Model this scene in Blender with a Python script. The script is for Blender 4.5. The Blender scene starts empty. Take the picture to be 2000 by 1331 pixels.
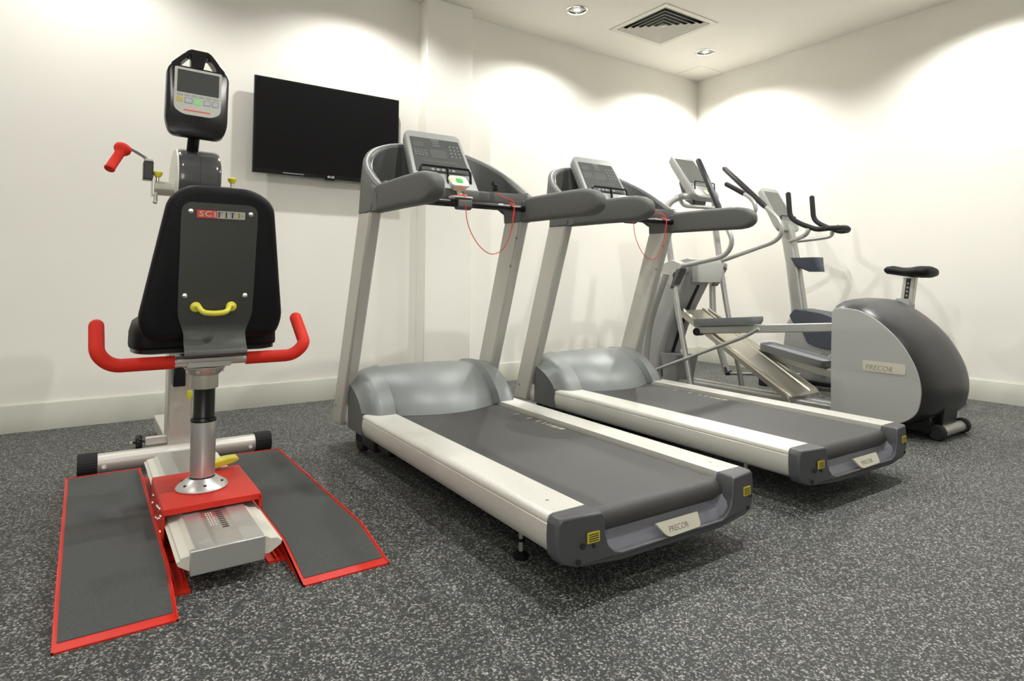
import bpy, bmesh, math, random
from mathutils import Vector, Matrix
random.seed(4)
PI = math.pi
S = bpy.context.scene
COL = S.collection

# ---------------------------------------------------------------- camera
F_PX, YAW, PITCH, ROLL = 1214.7, math.radians(34.51), math.radians(2.15), math.radians(0.45)
CAM = Vector((0, 0, 0.82))
fw = Vector((math.sin(YAW)*math.cos(PITCH), math.cos(YAW)*math.cos(PITCH), math.sin(PITCH)))
rt = Vector((math.cos(YAW), -math.sin(YAW), 0))
up = rt.cross(fw)
r2 = rt*math.cos(ROLL) + up*math.sin(ROLL)
u2 = -rt*math.sin(ROLL) + up*math.cos(ROLL)
cd = bpy.data.cameras.new('camera')
cam = bpy.data.objects.new('camera', cd); COL.objects.link(cam)
m = Matrix((r2, u2, -fw)).transposed().to_4x4(); m.translation = CAM
cam.matrix_world = m
cd.sensor_width = 36; cd.sensor_fit = 'HORIZONTAL'
cd.lens = 36*F_PX/2000
cd.shift_x = 0.0
cd.shift_y = -(665.5-497.6)/2000
cd.clip_start = 0.02
S.camera = cam

# ---------------------------------------------------------------- room numbers, light, exposure
H = 2.852                    # ceiling
YA, YP, XB = 4.135, 4.0, 5.13  # television wall, column front, right wall
XL, YB = -2.9, -2.6          # unseen walls behind and left of the camera
LAMPS = [(x, y) for y in (3.55, 1.55, -0.45) for x in (-1.53, -0.03, 1.49, 3.02, 4.52)]  # two lamps seen, some read from wall scallops, others added to brighten the room
LAMP_W, FILL = 48.0, 2.9
LAMP_K = [.50, .60, .80, .92, 1.60,  .5, .45, 1.1, 1.35, 1.35,  .15, .15, .25, .3, .3]
ADDED_WIN = (-2.5, .2, .85, 2.45)   # unseen window behind the camera, added for fill light: x0, x1, z0, z1
w = bpy.data.worlds.new('world'); S.world = w; w.use_nodes = True
w.node_tree.nodes['Background'].inputs[0].default_value = (1, .985, .955, 1)
w.node_tree.nodes['Background'].inputs[1].default_value = FILL
S.view_settings.view_transform = 'Standard'
S.view_settings.look = 'None'
S.view_settings.gamma = 1
S.view_settings.exposure = 0.70
for i, (x, y) in enumerate(LAMPS):
    ld = bpy.data.lights.new('downlight_beam', 'SPOT')
    ld.energy = LAMP_W*LAMP_K[i]; ld.spot_size = math.radians(142); ld.spot_blend = 0.5
    ld.shadow_soft_size = 0.022; ld.color = (1.0, 0.985, 0.955)
    lo = bpy.data.objects.new('downlight_beam', ld); COL.objects.link(lo)
    lo.location = (x, y, H-0.012)

pd = bpy.data.lights.new('added_window_portal', 'AREA'); pd.shape = 'RECTANGLE'; pd.size = ADDED_WIN[1]-ADDED_WIN[0]; pd.size_y = ADDED_WIN[3]-ADDED_WIN[2]  # portal guiding world fill light through the added window
pd.cycles.is_portal = True
po = bpy.data.objects.new('added_window_portal', pd); COL.objects.link(po)
po.location = ((ADDED_WIN[0]+ADDED_WIN[1])/2, YB-.05, (ADDED_WIN[2]+ADDED_WIN[3])/2); po.rotation_euler = (math.radians(90), 0, 0)

# ---------------------------------------------------------------- materials
def mat(name, col, metal=0.0, rough=0.5, spec=0.5, emit=None, coat=0.0):
    m = bpy.data.materials.new(name); m.use_nodes = True
    b = m.node_tree.nodes['Principled BSDF']
    b.inputs['Base Color'].default_value = (*col, 1)
    b.inputs['Metallic'].default_value = metal
    b.inputs['Roughness'].default_value = rough
    b.inputs['Specular IOR Level'].default_value = spec
    b.inputs['Coat Weight'].default_value = coat
    if emit:
        b.inputs['Emission Color'].default_value = (*emit[0], 1)
        b.inputs['Emission Strength'].default_value = emit[1]
    return m
def noise_mix(m, scale, c0, c1, lo=.4, hi=.6, detail=2, bump=0.0, bscale=None, stretch=None):
    nt = m.node_tree; N = nt.nodes; L = nt.links; b = N['Principled BSDF']
    tc = N.new('ShaderNodeTexCoord'); src = tc.outputs['Object']
    if stretch:
        mp = N.new('ShaderNodeMapping'); mp.inputs['Scale'].default_value = stretch
        L.new(src, mp.inputs[0]); src = mp.outputs[0]
    n = N.new('ShaderNodeTexNoise'); n.inputs['Scale'].default_value = scale; n.inputs['Detail'].default_value = detail
    L.new(src, n.inputs['Vector'])
    r = N.new('ShaderNodeValToRGB'); r.color_ramp.elements[0].position = lo; r.color_ramp.elements[1].position = hi
    r.color_ramp.elements[0].color = (*c0, 1); r.color_ramp.elements[1].color = (*c1, 1)
    L.new(n.outputs['Fac'], r.inputs[0]); L.new(r.outputs[0], b.inputs['Base Color'])
    if bump:
        n2 = N.new('ShaderNodeTexNoise'); n2.inputs['Scale'].default_value = bscale or scale; n2.inputs['Detail'].default_value = 3
        L.new(src, n2.inputs['Vector'])
        bp = N.new('ShaderNodeBump'); bp.inputs['Strength'].default_value = bump; bp.inputs['Distance'].default_value = 0.002
        L.new(n2.outputs['Fac'], bp.inputs['Height']); L.new(bp.outputs[0], b.inputs['Normal'])
    return m

M = {}
M['wall'] = noise_mix(mat('painted_wall', (.8, .77, .7), 0, .75, .3), 3, (.84, .82, .755), (.85, .83, .765), bump=.08, bscale=180)
M['ceil'] = noise_mix(mat('painted_ceiling', (.66, .62, .54), 0, .85, .2), 2, (.86, .835, .76), (.87, .845, .77))
M['base'] = mat('painted_skirting', (.50, .50, .43), 0, .42, .5)
M['vent'] = mat('vent_paint', (.72, .70, .62), 0, .5)
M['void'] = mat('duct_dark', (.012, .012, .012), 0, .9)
M['silver'] = noise_mix(mat('satin_silver_paint', (.60, .585, .54), .55, .42), 300, (.585, .57, .525), (.61, .595, .55))
M['rail'] = noise_mix(mat('satin_aluminium_rail', (.8, .79, .72), .35, .36), 200, (.76, .75, .69), (.80, .79, .73))
M['steel'] = noise_mix(mat('brushed_steel', (.62, .61, .58), .9, .3), 40, (.58, .57, .54), (.68, .67, .64), stretch=(1, 12, 12))
M['chrome'] = mat('chrome', (.85, .85, .84), 1.0, .12)
M['lever'] = mat('silver_tube_paint', (.46, .46, .44), .55, .36)
M['grey'] = noise_mix(mat('grey_moulded_plastic', (.115, .12, .115), 0, .48), 400, (.112, .115, .11), (.125, .13, .122))
M['arm'] = noise_mix(mat('grey_soft_grip', (.13, .135, .13), 0, .6), 500, (.092, .096, .088), (.108, .112, .104), bump=.15, bscale=500)
M['pocket'] = mat('dark_pocket_plastic', (.095, .098, .093), .2, .32)
M['hood'] = mat('metallic_grey_hood', (.205, .222, .215), .35, .44)
M['hoodside'] = mat('hood_side_plastic', (.10, .105, .105), 0, .5)
M['scoop'] = mat('grey_scoop', (.15, .155, .18), .25, .42)
M['cap'] = mat('bluish_grey_end_cap', (.095, .097, .106), .2, .38)
M['console'] = mat('pale_grey_console', (.36, .37, .355), .2, .4)
M['panel'] = mat('console_overlay', (.085, .09, .088), 0, .3)
M['lcd'] = mat('lcd_off', (.12, .128, .12), 0, .2)
M['print'] = mat('pale_overlay_print', (.33, .34, .33), 0, .5)
M['black'] = mat('black_plastic', (.008, .008, .008), 0, .25, .35)
M['rubber'] = mat('black_rubber', (.01, .01, .01), 0, .75)
M['vinyl'] = noise_mix(mat('black_vinyl', (.006, .006, .008), 0, .55, .22), 300, (.003, .003, .004), (.005, .005, .006), bump=.1, bscale=400)
M['belt'] = noise_mix(mat('running_belt', (.05, .05, .048), 0, .5), 600, (.047, .047, .045), (.062, .062, .059), bump=.35, bscale=700)
M['mark'] = mat('pale_belt_print', (.42, .40, .30), 0, .6)
M['badge'] = mat('champagne_badge', (.66, .64, .53), .3, .4)
M['badgetext'] = mat('badge_lettering', (.16, .145, .11), 0, .5)
M['yellow'] = mat('yellow_plastic', (.70, .64, .06), 0, .35)
M['warn'] = mat('yellow_warning_label', (.62, .53, .05), 0, .5)
M['ink'] = mat('black_ink', (.02, .02, .015), 0, .5)
M['red'] = mat('red_powder_coat', (.62, .022, .010), 0, .4, .35)
M['redgrip'] = mat('red_foam_grip', (.66, .026, .012), 0, .6, .25)
M['cord'] = mat('red_cord', (.75, .04, .03), 0, .6)
M['tread'] = noise_mix(mat('grip_tape', (.06, .062, .06), 0, .85), 500, (.052, .055, .053), (.082, .085, .082), bump=.4, bscale=500)
M['plate'] = noise_mix(mat('satin_back_plate', (.13, .132, .125), .75, .42), 500, (.078, .080, .074), (.09, .092, .086))
M['alu'] = mat('clear_anodised_aluminium', (.62, .62, .60), .75, .34)
M['beam'] = mat('white_beam_cover', (.72, .71, .62), .1, .45)
M['head'] = mat('dark_grey_gloss_head', (.07, .07, .073), .1, .16, coat=.5)
M['ivory'] = mat('warm_grey_shaft', (.52, .50, .44), .4, .35)
M['face'] = mat('display_faceplate', (.48, .48, .43), .1, .4)
M['glass'] = mat('display_glass', (.065, .07, .068), 0, .15)
M['green'] = mat('green_label', (.05, .45, .09), 0, .4)
M['palegreen'] = mat('pale_green_button', (.30, .62, .28), 0, .4)
M['paleblue'] = mat('pale_blue_button', (.42, .46, .5), 0, .4)
M['navy'] = mat('dark_button_edge', (.05, .06, .10), 0, .4)
M['palered'] = mat('red_print', (.75, .08, .05), 0, .4)
M['amber'] = mat('amber_button', (.5, .42, .12), 0, .4)
M['tvscreen'] = mat('television_glass', (.008, .008, .009), 0, .16, .25)
M['tvframe'] = mat('television_frame', (.006, .006, .006), 0, .2)
M['white'] = mat('white_print', (.8, .8, .8), 0, .5)
M['coverside'] = mat('light_grey_side_cover', (.42, .425, .405), .15, .45)
M['coverrim'] = mat('dark_grey_rim', (.042, .043, .046), .4, .34)
M['shroud'] = mat('mid_grey_shroud', (.36, .365, .36), .25, .42)
M['pedal'] = mat('pedal_grey', (.20, .21, .215), 0, .55)
M['bikedark'] = mat('blue_grey_plastic', (.07, .08, .105), 0, .5)
M['champ'] = mat('champagne_ramp', (.50, .475, .40), .8, .3)
M['bulb'] = mat('lamp_glow', (1, 1, 1), 0, .5, emit=((1, .98, .94), 9))
M['reflector'] = mat('lamp_reflector', (.9, .9, .9), 1, .12)
# floor: dark rubber with pale flecks
fm = mat('flecked_rubber_floor', (.05, .05, .05), 0, .62, .35)
nt = fm.node_tree; N = nt.nodes; L = nt.links; b = N['Principled BSDF']
tc = N.new('ShaderNodeTexCoord')
nz = N.new('ShaderNodeTexNoise'); nz.inputs['Scale'].default_value = 130; nz.inputs['Detail'].default_value = 1
mx = N.new('ShaderNodeVectorMath'); mx.operation = 'MULTIPLY_ADD'; mx.inputs[1].default_value = (.007, .007, 0)
L.new(tc.outputs['Object'], nz.inputs['Vector']); L.new(nz.outputs['Color'], mx.inputs[0]); L.new(tc.outputs['Object'], mx.inputs[2])
vo = N.new('ShaderNodeTexVoronoi'); vo.inputs['Scale'].default_value = 250; L.new(mx.outputs[0], vo.inputs['Vector'])
sp = N.new('ShaderNodeSeparateColor'); L.new(vo.outputs['Color'], sp.inputs[0])
rp = N.new('ShaderNodeValToRGB'); e = rp.color_ramp.elements
rp.color_ramp.interpolation = 'CONSTANT'
e[0].position = 0; e[0].color = (.030, .032, .030, 1); e[1].position = .45; e[1].color = (.048, .050, .047, 1)
q = e.new(.66); q.color = (.10, .103, .097, 1); q = e.new(.80); q.color = (.22, .225, .212, 1)
q = e.new(.93); q.color = (.37, .378, .355, 1)
L.new(sp.outputs[0], rp.inputs[0]); L.new(rp.outputs[0], b.inputs['Base Color'])
M['floor'] = fm

# ---------------------------------------------------------------- helpers
def new(): return bmesh.new()
def obj(name, bm, m, parent=None, bevel=0.0, smooth=35, loc=None, rot=None, seg=2, sub=0):
    bmesh.ops.recalc_face_normals(bm, faces=bm.faces)
    me = bpy.data.meshes.new(name); bm.to_mesh(me); bm.free()
    mm = m if isinstance(m, (list, tuple)) else [m]
    for k in mm: me.materials.append(M[k])
    me.shade_smooth(); me.set_sharp_from_angle(angle=math.radians(smooth))
    o = bpy.data.objects.new(name, me); COL.objects.link(o)
    if parent: o.parent = parent
    if loc: o.location = loc
    if rot: o.rotation_euler = rot
    if bevel:
        md = o.modifiers.new('bevel', 'BEVEL'); md.width = bevel; md.segments = seg; md.limit_method = 'ANGLE'; md.angle_limit = math.radians(30)
        md.harden_normals = False
    if sub:
        md = o.modifiers.new('sub', 'SUBSURF'); md.levels = sub; md.render_levels = sub
    return o
def tag(o, label=None, cat=None, group=None, kind=None):
    if label: o['label'] = label
    if cat: o['category'] = cat
    if group: o['group'] = group
    if kind: o['kind'] = kind
    return o
def thing(name, label, cat, loc=(0, 0, 0), rz=0, group=None):
    o = bpy.data.objects.new(name, None); COL.objects.link(o)
    o.location = loc; o.rotation_euler = (0, 0, rz); o.empty_display_size = .1
    return tag(o, label, cat, group)
def box(bm, x0, x1, y0, y1, z0, z1, mtx=None):
    vs = [Vector((x, y, z)) for x in (x0, x1) for y in (y0, y1) for z in (z0, z1)]
    if mtx: vs = [mtx @ v for v in vs]
    v = [bm.verts.new(p) for p in vs]
    for f in ((0, 1, 3, 2), (4, 6, 7, 5), (0, 4, 5, 1), (2, 3, 7, 6), (0, 2, 6, 4), (1, 5, 7, 3)):
        bm.faces.new([v[i] for i in f])
    return bm
def loft(bm, rings, closed=True, cap=True, mi=0):
    R = [[bm.verts.new(Vector(p)) for p in r] for r in rings]
    n = len(R[0])
    for a, c in zip(R, R[1:]):
        for i in range(n if closed else n-1):
            j = (i+1) % n
            f = bm.faces.new((a[i], a[j], c[j], c[i])); f.material_index = mi
    if cap and closed:
        for r in (R[0], R[-1]):
            try: f = bm.faces.new(r); f.material_index = mi
            except ValueError: pass
    return R
def prism(bm, pts, ax, a, c, mtx=None):
    """extrude a 2-D outline along an axis: ax 'x' (pts are y,z), 'y' (x,z), 'z' (x,y)"""
    def P(p, t):
        v = {'x': (t, p[0], p[1]), 'y': (p[0], t, p[1]), 'z': (p[0], p[1], t)}[ax]
        v = Vector(v)
        return mtx @ v if mtx else v
    loft(bm, [[P(p, a) for p in pts], [P(p, c) for p in pts]])
    return bm
def smoothpath(pts, k=6):
    P = [Vector(p) for p in pts]; out = []
    for i in range(len(P)-1):
        p0 = P[max(i-1, 0)]; p1 = P[i]; p2 = P[i+1]; p3 = P[min(i+2, len(P)-1)]
        for j in range(k):
            t = j/k
            out.append(.5*((2*p1)+(-p0+p2)*t+(2*p0-5*p1+4*p2-p3)*t*t+(-p0+3*p1-3*p2+p3)*t*t*t))
    out.append(P[-1]); return out
def fillet(pts, r, k=6):
    """polyline with rounded corners of radius about r"""
    P = [Vector(p) for p in pts]; out = [P[0]]
    for i in range(1, len(P)-1):
        a = (P[i-1]-P[i]); c = (P[i+1]-P[i]); d = min(r, a.length*.48, c.length*.48)
        a = P[i]+a.normalized()*d; c = P[i]+c.normalized()*d
        for j in range(k+1):
            t = j/k; out.append(a*(1-t)**2+P[i]*2*t*(1-t)+c*t*t)
    out.append(P[-1]); return out
def tube(bm, path, r, n=14, r1=None, flat=1.0, roundcap=False):
    P = [Vector(p) for p in path]
    rs = [r+(r1-r)*i/(len(P)-1) for i in range(len(P))] if r1 is not None else (list(r) if isinstance(r, (list, tuple)) else [r]*len(P))
    T = [(P[min(i+1, len(P)-1)]-P[max(i-1, 0)]).normalized() for i in range(len(P))]
    nrm = T[0].orthogonal().normalized()
    if abs(T[0].z) < .9: nrm = (Vector((0, 0, 1))-T[0]*T[0].z).normalized()
    rings = []
    if roundcap:
        newP, newR, newT = [], [], []
        for k in range(4):
            a = PI/2*k/4; newP.append(P[0]-T[0]*rs[0]*math.cos(a)*.9); newR.append(rs[0]*max(math.sin(a), .08)); newT.append(T[0])
        newP += P; newR += rs; newT += T
        for k in range(3, -1, -1):
            a = PI/2*k/4; newP.append(P[-1]+T[-1]*rs[-1]*math.cos(a)*.9); newR.append(rs[-1]*max(math.sin(a), .08)); newT.append(T[-1])
        P, rs, T = newP, newR, newT
    for p, t, rr in zip(P, T, rs):
        nrm = (nrm-t*nrm.dot(t)).normalized(); bn = t.cross(nrm)
        rings.append([p+nrm*rr*math.cos(a)+bn*rr*flat*math.sin(a) for a in [2*PI*i/n for i in range(n)]])
    loft(bm, rings); return bm
def cyl(bm, p0, p1, r0, r1=None, n=24): return tube(bm, [p0, p1], r0, n, r1=r0 if r1 is None else r1)
def lathe(bm, prof, c=(0, 0, 0), n=32, axis='z'):
    C = Vector(c); rings = []
    for r, h in prof:
        ring = []
        for i in range(n):
            a = 2*PI*i/n; x, y = max(r, 1e-4)*math.cos(a), max(r, 1e-4)*math.sin(a)
            ring.append(C+Vector({'z': (x, y, h), 'x': (h, x, y), 'y': (x, h, y)}[axis]))
        rings.append(ring)
    loft(bm, rings); return bm
def rrect(w, h, r, k=5, cx=0, cy=0):
    out = []
    for sx, sy, a0 in ((1, 1, 0), (-1, 1, 90), (-1, -1, 180), (1, -1, 270)):
        for j in range(k+1):
            a = math.radians(a0+90*j/k); out.append((cx+sx*(w/2-r)+r*math.cos(a), cy+sy*(h/2-r)+r*math.sin(a)))
    return out
def round_poly(pts, r, k=5):
    """closed 2-D polygon with rounded corners; r number or list"""
    out = []; n = len(pts)
    for i in range(n):
        P = Vector(pts[i]); A = Vector(pts[i-1]); B = Vector(pts[(i+1) % n]); ri = r[i] if isinstance(r, (list, tuple)) else r
        a = A-P; c = B-P; d = min(ri, a.length*.45, c.length*.45)
        if d < 1e-4: out.append(tuple(P)); continue
        a = P+a.normalized()*d; c = P+c.normalized()*d
        for j in range(k+1):
            t = j/k; q = a*(1-t)**2+P*2*t*(1-t)+c*t*t; out.append((q.x, q.y))
    return out
def frame(o, u, v, nn):
    """matrix with local x=u, y=v, z=n at o"""
    m = Matrix((Vector(u).normalized(), Vector(v).normalized(), Vector(nn).normalized())).transposed().to_4x4(); m.translation = Vector(o); return m
def text(name, body, size, m, parent, mtx, ext=.0006, xs=1.0, spacing=1.0, bold=0.0, shear=0.0):
    cu = bpy.data.curves.new(name, 'FONT'); cu.body = body; cu.size = size; cu.extrude = ext; cu.align_x = 'CENTER'; cu.align_y = 'CENTER'
    cu.space_character = spacing; cu.offset = bold; cu.shear = shear; cu.resolution_u = 3
    t = bpy.data.objects.new('tmp', cu); COL.objects.link(t)
    dg = bpy.context.evaluated_depsgraph_get()
    me = bpy.data.meshes.new_from_object(t.evaluated_get(dg)); bpy.data.objects.remove(t)
    me.transform(mtx @ Matrix.Diagonal((xs, 1, 1, 1))); me.materials.clear(); me.materials.append(M[m])
    o = bpy.data.objects.new(name, me); COL.objects.link(o)
    if parent: o.parent = parent
    return o
def copy_tree(o, parent=None):
    c = o.copy(); COL.objects.link(c); c.parent = parent
    for ch in list(o.children): copy_tree(ch, c)
    return c
def struct(name, bm, m, **k): return tag(obj(name, bm, m, **k), kind='structure')

# ---------------------------------------------------------------- room
struct('floor', box(new(), XL-.1, XB+.1, YB-.1, YA+.1, -.1, 0), 'floor')
# ceiling sheet with openings for the downlights and the air diffuser
VX0, VX1, VY0, VY1 = 3.50, 4.05, 3.10, 3.655
holes = [(x-.05, x+.05, y-.05, y+.05) for x, y in LAMPS] + [(VX0, VX1, VY0, VY1)]
xs = sorted({XL-.1, XB+.1} | {v for h in holes for v in h[:2]})
ys = sorted({YB-.1, YA+.1} | {v for h in holes for v in h[2:]})
bm = new(); gv = {}
def V(i, j):
    if (i, j) not in gv: gv[i, j] = bm.verts.new((xs[i], ys[j], H))
    return gv[i, j]
for i in range(len(xs)-1):
    for j in range(len(ys)-1):
        cx, cy = (xs[i]+xs[i+1])/2, (ys[j]+ys[j+1])/2
        if any(h[0] < cx < h[1] and h[2] < cy < h[3] for h in holes): continue
        bm.faces.new((V(i, j), V(i+1, j), V(i+1, j+1), V(i, j+1)))
ext = bmesh.ops.extrude_face_region(bm, geom=list(bm.faces))
for v in ext['geom']:
    if isinstance(v, bmesh.types.BMVert): v.co.z += .02
struct('ceiling', bm, 'ceil', smooth=10)
struct('wall_back', box(new(), XL-.1, XB+.1, YA, YA+.1, 0, H), 'wall')
struct('wall_right', box(new(), XB, XB+.1, YB, YA, 0, H), 'wall')
struct('wall_left', box(new(), XL-.1, XL, YB, YA, 0, H), 'wall')
bm = new(); box(bm, XL-.1, ADDED_WIN[0], YB-.1, YB, 0, H); box(bm, ADDED_WIN[1], XB+.1, YB-.1, YB, 0, H); box(bm, ADDED_WIN[0], ADDED_WIN[1], YB-.1, YB, 0, ADDED_WIN[2]); box(bm, ADDED_WIN[0], ADDED_WIN[1], YB-.1, YB, ADDED_WIN[3], H)
struct('wall_front', bm, 'wall')
bm = new(); wx0, wx1, wz0, wz1 = ADDED_WIN
for a, b_, c, d in ((wx0, wx0+.05, wz0, wz1), (wx1-.05, wx1, wz0, wz1), ((wx0+wx1)/2-.025, (wx0+wx1)/2+.025, wz0, wz1), (wx0, wx1, wz0, wz0+.05), (wx0, wx1, wz1-.05, wz1)): box(bm, a, b_, YB-.08, YB-.03, c, d)
struct('added_window_1', bm, 'vent')  # frame of the unseen window, added to let fill light in
struct('trim_1', box(new(), 1.995, 2.375, YP, YA, 0, H), 'wall', bevel=.006)   # shallow boxed column
def skirt(name, ax, a, c, w0, sgn):
    bm = new(); hb = .143; t = .016
    if ax == 'x': prism(bm, [(w0, 0), (w0-sgn*t, 0), (w0-sgn*t, hb-.004), (w0-sgn*(t-.004), hb), (w0, hb)], 'x', a, c)
    else: prism(bm, [(w0, 0), (w0-sgn*t, 0), (w0-sgn*t, hb-.004), (w0-sgn*(t-.004), hb), (w0, hb)], 'y', a, c)
    return struct(name, bm, 'base', smooth=60)
skirt('baseboard_back', 'x', XL, 1.995, YA, 1)
skirt('baseboard_column', 'x', 1.979, 2.391, YP, 1)
skirt('baseboard_column_side', 'y', YP-.016, YA, 1.995, 1)
skirt('baseboard_back_right', 'x', 2.375, XB, YA, 1)
skirt('baseboard_right', 'y', YB, YA, XB, 1)
skirt('baseboard_left', 'y', YB, YA, XL, -1)
skirt('baseboard_front', 'x', XL, XB, YB, -1)
bm = new(); a0, a1, b0, b1 = 4.775, 5.125, 3.80, 4.13
box(bm, a0, a1, b0, b1, H-.004, H+.004); struct('trim_2', bm, 'ceil', bevel=.002)          # flush access panel
# air diffuser
vt = thing('ceiling_vent', 'square white louvred air diffuser set in the ceiling between the two downlights', 'vent', ((VX0+VX1)/2, (VY0+VY1)/2, H))
def ringsq(bm, r0, r1, z0, z1, t):
    """square ring of sloped blades, half sizes r0 (bottom) and r1 (top)"""
    for k in range(4):
        R = Matrix.Rotation(PI/2*k, 4, 'Z')
        q = [Vector((-r0, -r0, z0)), Vector((r0, -r0, z0)), Vector((r1, -r1, z1)), Vector((-r1, -r1, z1))]
        q2 = [v+Vector((0, t, 0)) for v in q]
        q2[0].x += t; q2[1].x -= t; q2[2].x -= t; q2[3].x += t
        a = [bm.verts.new(R @ v) for v in q]; c = [bm.verts.new(R @ v) for v in q2]
        bm.faces.new(a); bm.faces.new(c)
        for i in range(4): bm.faces.new((a[i], a[(i+1) % 4], c[(i+1) % 4], c[i]))
bm = new()
for k in range(4):
    R = Matrix.Rotation(PI/2*k, 4, 'Z')
    o1, i1 = .302, .258
    q = [Vector((-o1, -o1, -.006)), Vector((o1, -o1, -.006)), Vector((i1, -i1, -.006)), Vector((-i1, -i1, -.006))]
    a = [bm.verts.new(R @ v) for v in q]; c = [bm.verts.new(R @ (v+Vector((0, 0, .005)))) for v in q]
    bm.faces.new(a); bm.faces.new(c[::-1])
    for i in range(4): bm.faces.new((a[i], a[(i+1) % 4], c[(i+1) % 4], c[i]))
obj('frame', bm, 'vent', vt)
for i in range(6):
    r = .252-i*.042
    bm = new(); ringsq(bm, r, r-.022, -.006, .012, .003); obj('louvre', bm, 'vent', vt)
bm = new(); box(bm, -.016, .016, -.016, .016, -.004, 0); obj('centre_plate', bm, 'vent', vt)
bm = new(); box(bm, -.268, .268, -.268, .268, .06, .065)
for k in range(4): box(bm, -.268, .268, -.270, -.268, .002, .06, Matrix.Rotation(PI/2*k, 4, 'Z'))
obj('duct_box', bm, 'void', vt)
# downlights
dl_label = {(3.02, 3.55): 'recessed downlight nearer the top edge of the photo, left of the air diffuser',
            (4.52, 3.55): 'recessed downlight in the far corner of the ceiling, right of the air diffuser'}
def downlight():
    t = thing('downlight', '', 'ceiling light', (0, 0, 0))
    bm = new(); lathe(bm, [(.082, 0), (.084, -.004), (.078, -.007), (.066, -.004), (.064, .0), (.064, .002)], n=32)
    bm2 = bm; obj('trim_ring', bm2, 'reflector', t)
    bm = new(); prof = [(.0665, -.003), (.062, .010), (.055, .026), (.048, .040)]
    n = 32; rings = []
    for r, h in prof:
        rings.append([(r*(1+.05*(i % 2))*math.cos(2*PI*i/n), r*(1+.05*(i % 2))*math.sin(2*PI*i/n), h) for i in range(n)])
    loft(bm, rings, cap=False); obj('reflector', bm, 'reflector', t, smooth=10)
    bm = new(); lathe(bm, [(0, -.002), (.024, .000), (.040, .008), (.046, .020), (.046, .040), (.0, .042)], n=24); obj('bulb', bm, 'bulb', t)
    return t
d0 = downlight()
for i, (x, y) in enumerate(LAMPS):
    if (x, y) not in dl_label and y > 2 or (x, y) in dl_label or y < 2:
        o = d0 if i == 0 else copy_tree(d0)
        o.location = (x, y, H)
        if (x, y) in dl_label: tag(o, dl_label[x, y], group='downlights in the ceiling')
        else: tag(o, 'unseen recessed downlight, from a ceiling grid filled out to brighten the room', group='downlights outside the photo')

# ---------------------------------------------------------------- television
tv = thing('television', 'black flat wall-mounted television with a blank screen, left of the treadmills', 'television', (0, 0, 0))
TX0, TX1, TZ0, TZ1, TY = .838, 1.805, 1.463, 2.070, 4.05
bm = new(); box(bm, TX0, TX1, TY, TY+.022, TZ0, TZ1); obj('frame', bm, 'tvframe', tv, bevel=.002)
bm = new(); box(bm, TX0+.012, TX1-.012, TY-.0012, TY+.004, TZ0+.028, TZ1-.010); obj('screen', bm, 'tvscreen', tv)
bm = new(); prism(bm, round_poly([(TX0+.1, TZ0+.05), (TX1-.1, TZ0+.05), (TX1-.16, TZ1-.15), (TX0+.16, TZ1-.15)], .02), 'y', TY+.022, TY+.045); obj('back_cover', bm, 'black', tv)
bm = new(); box(bm, 1.18, 1.46, TY+.04, YA, 1.65, 1.88); obj('wall_bracket', bm, 'black', tv)
bm = new(); box(bm, 1.02, 1.15, TY-.0022, TY, TZ0+.009, TZ0+.014); obj('standby_strip', bm, 'print', tv, bevel=.0005)
bm = new(); prism(bm, round_poly([(1.285, TZ0+.001), (1.36, TZ0+.001), (1.352, TZ0-.009), (1.293, TZ0-.009)], .006), 'y', TY+.002, TY+.016); obj('sensor_lip', bm, 'black', tv)
bm = new(); lathe(bm, [(0, TY-.003), (.0085, TY-.003), (.0085, TY-.0005), (0, TY-.0005)], (1.312, 0, TZ0+.013), 20, 'y'); lg = obj('logo', bm, 'print', tv)
text('lettering', 'LG', .020, 'white', lg, frame((1.337, TY-.002, TZ0+.013), (1, 0, 0), (0, 0, 1), (0, -1, 0)), .0004, bold=.0004)

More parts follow.
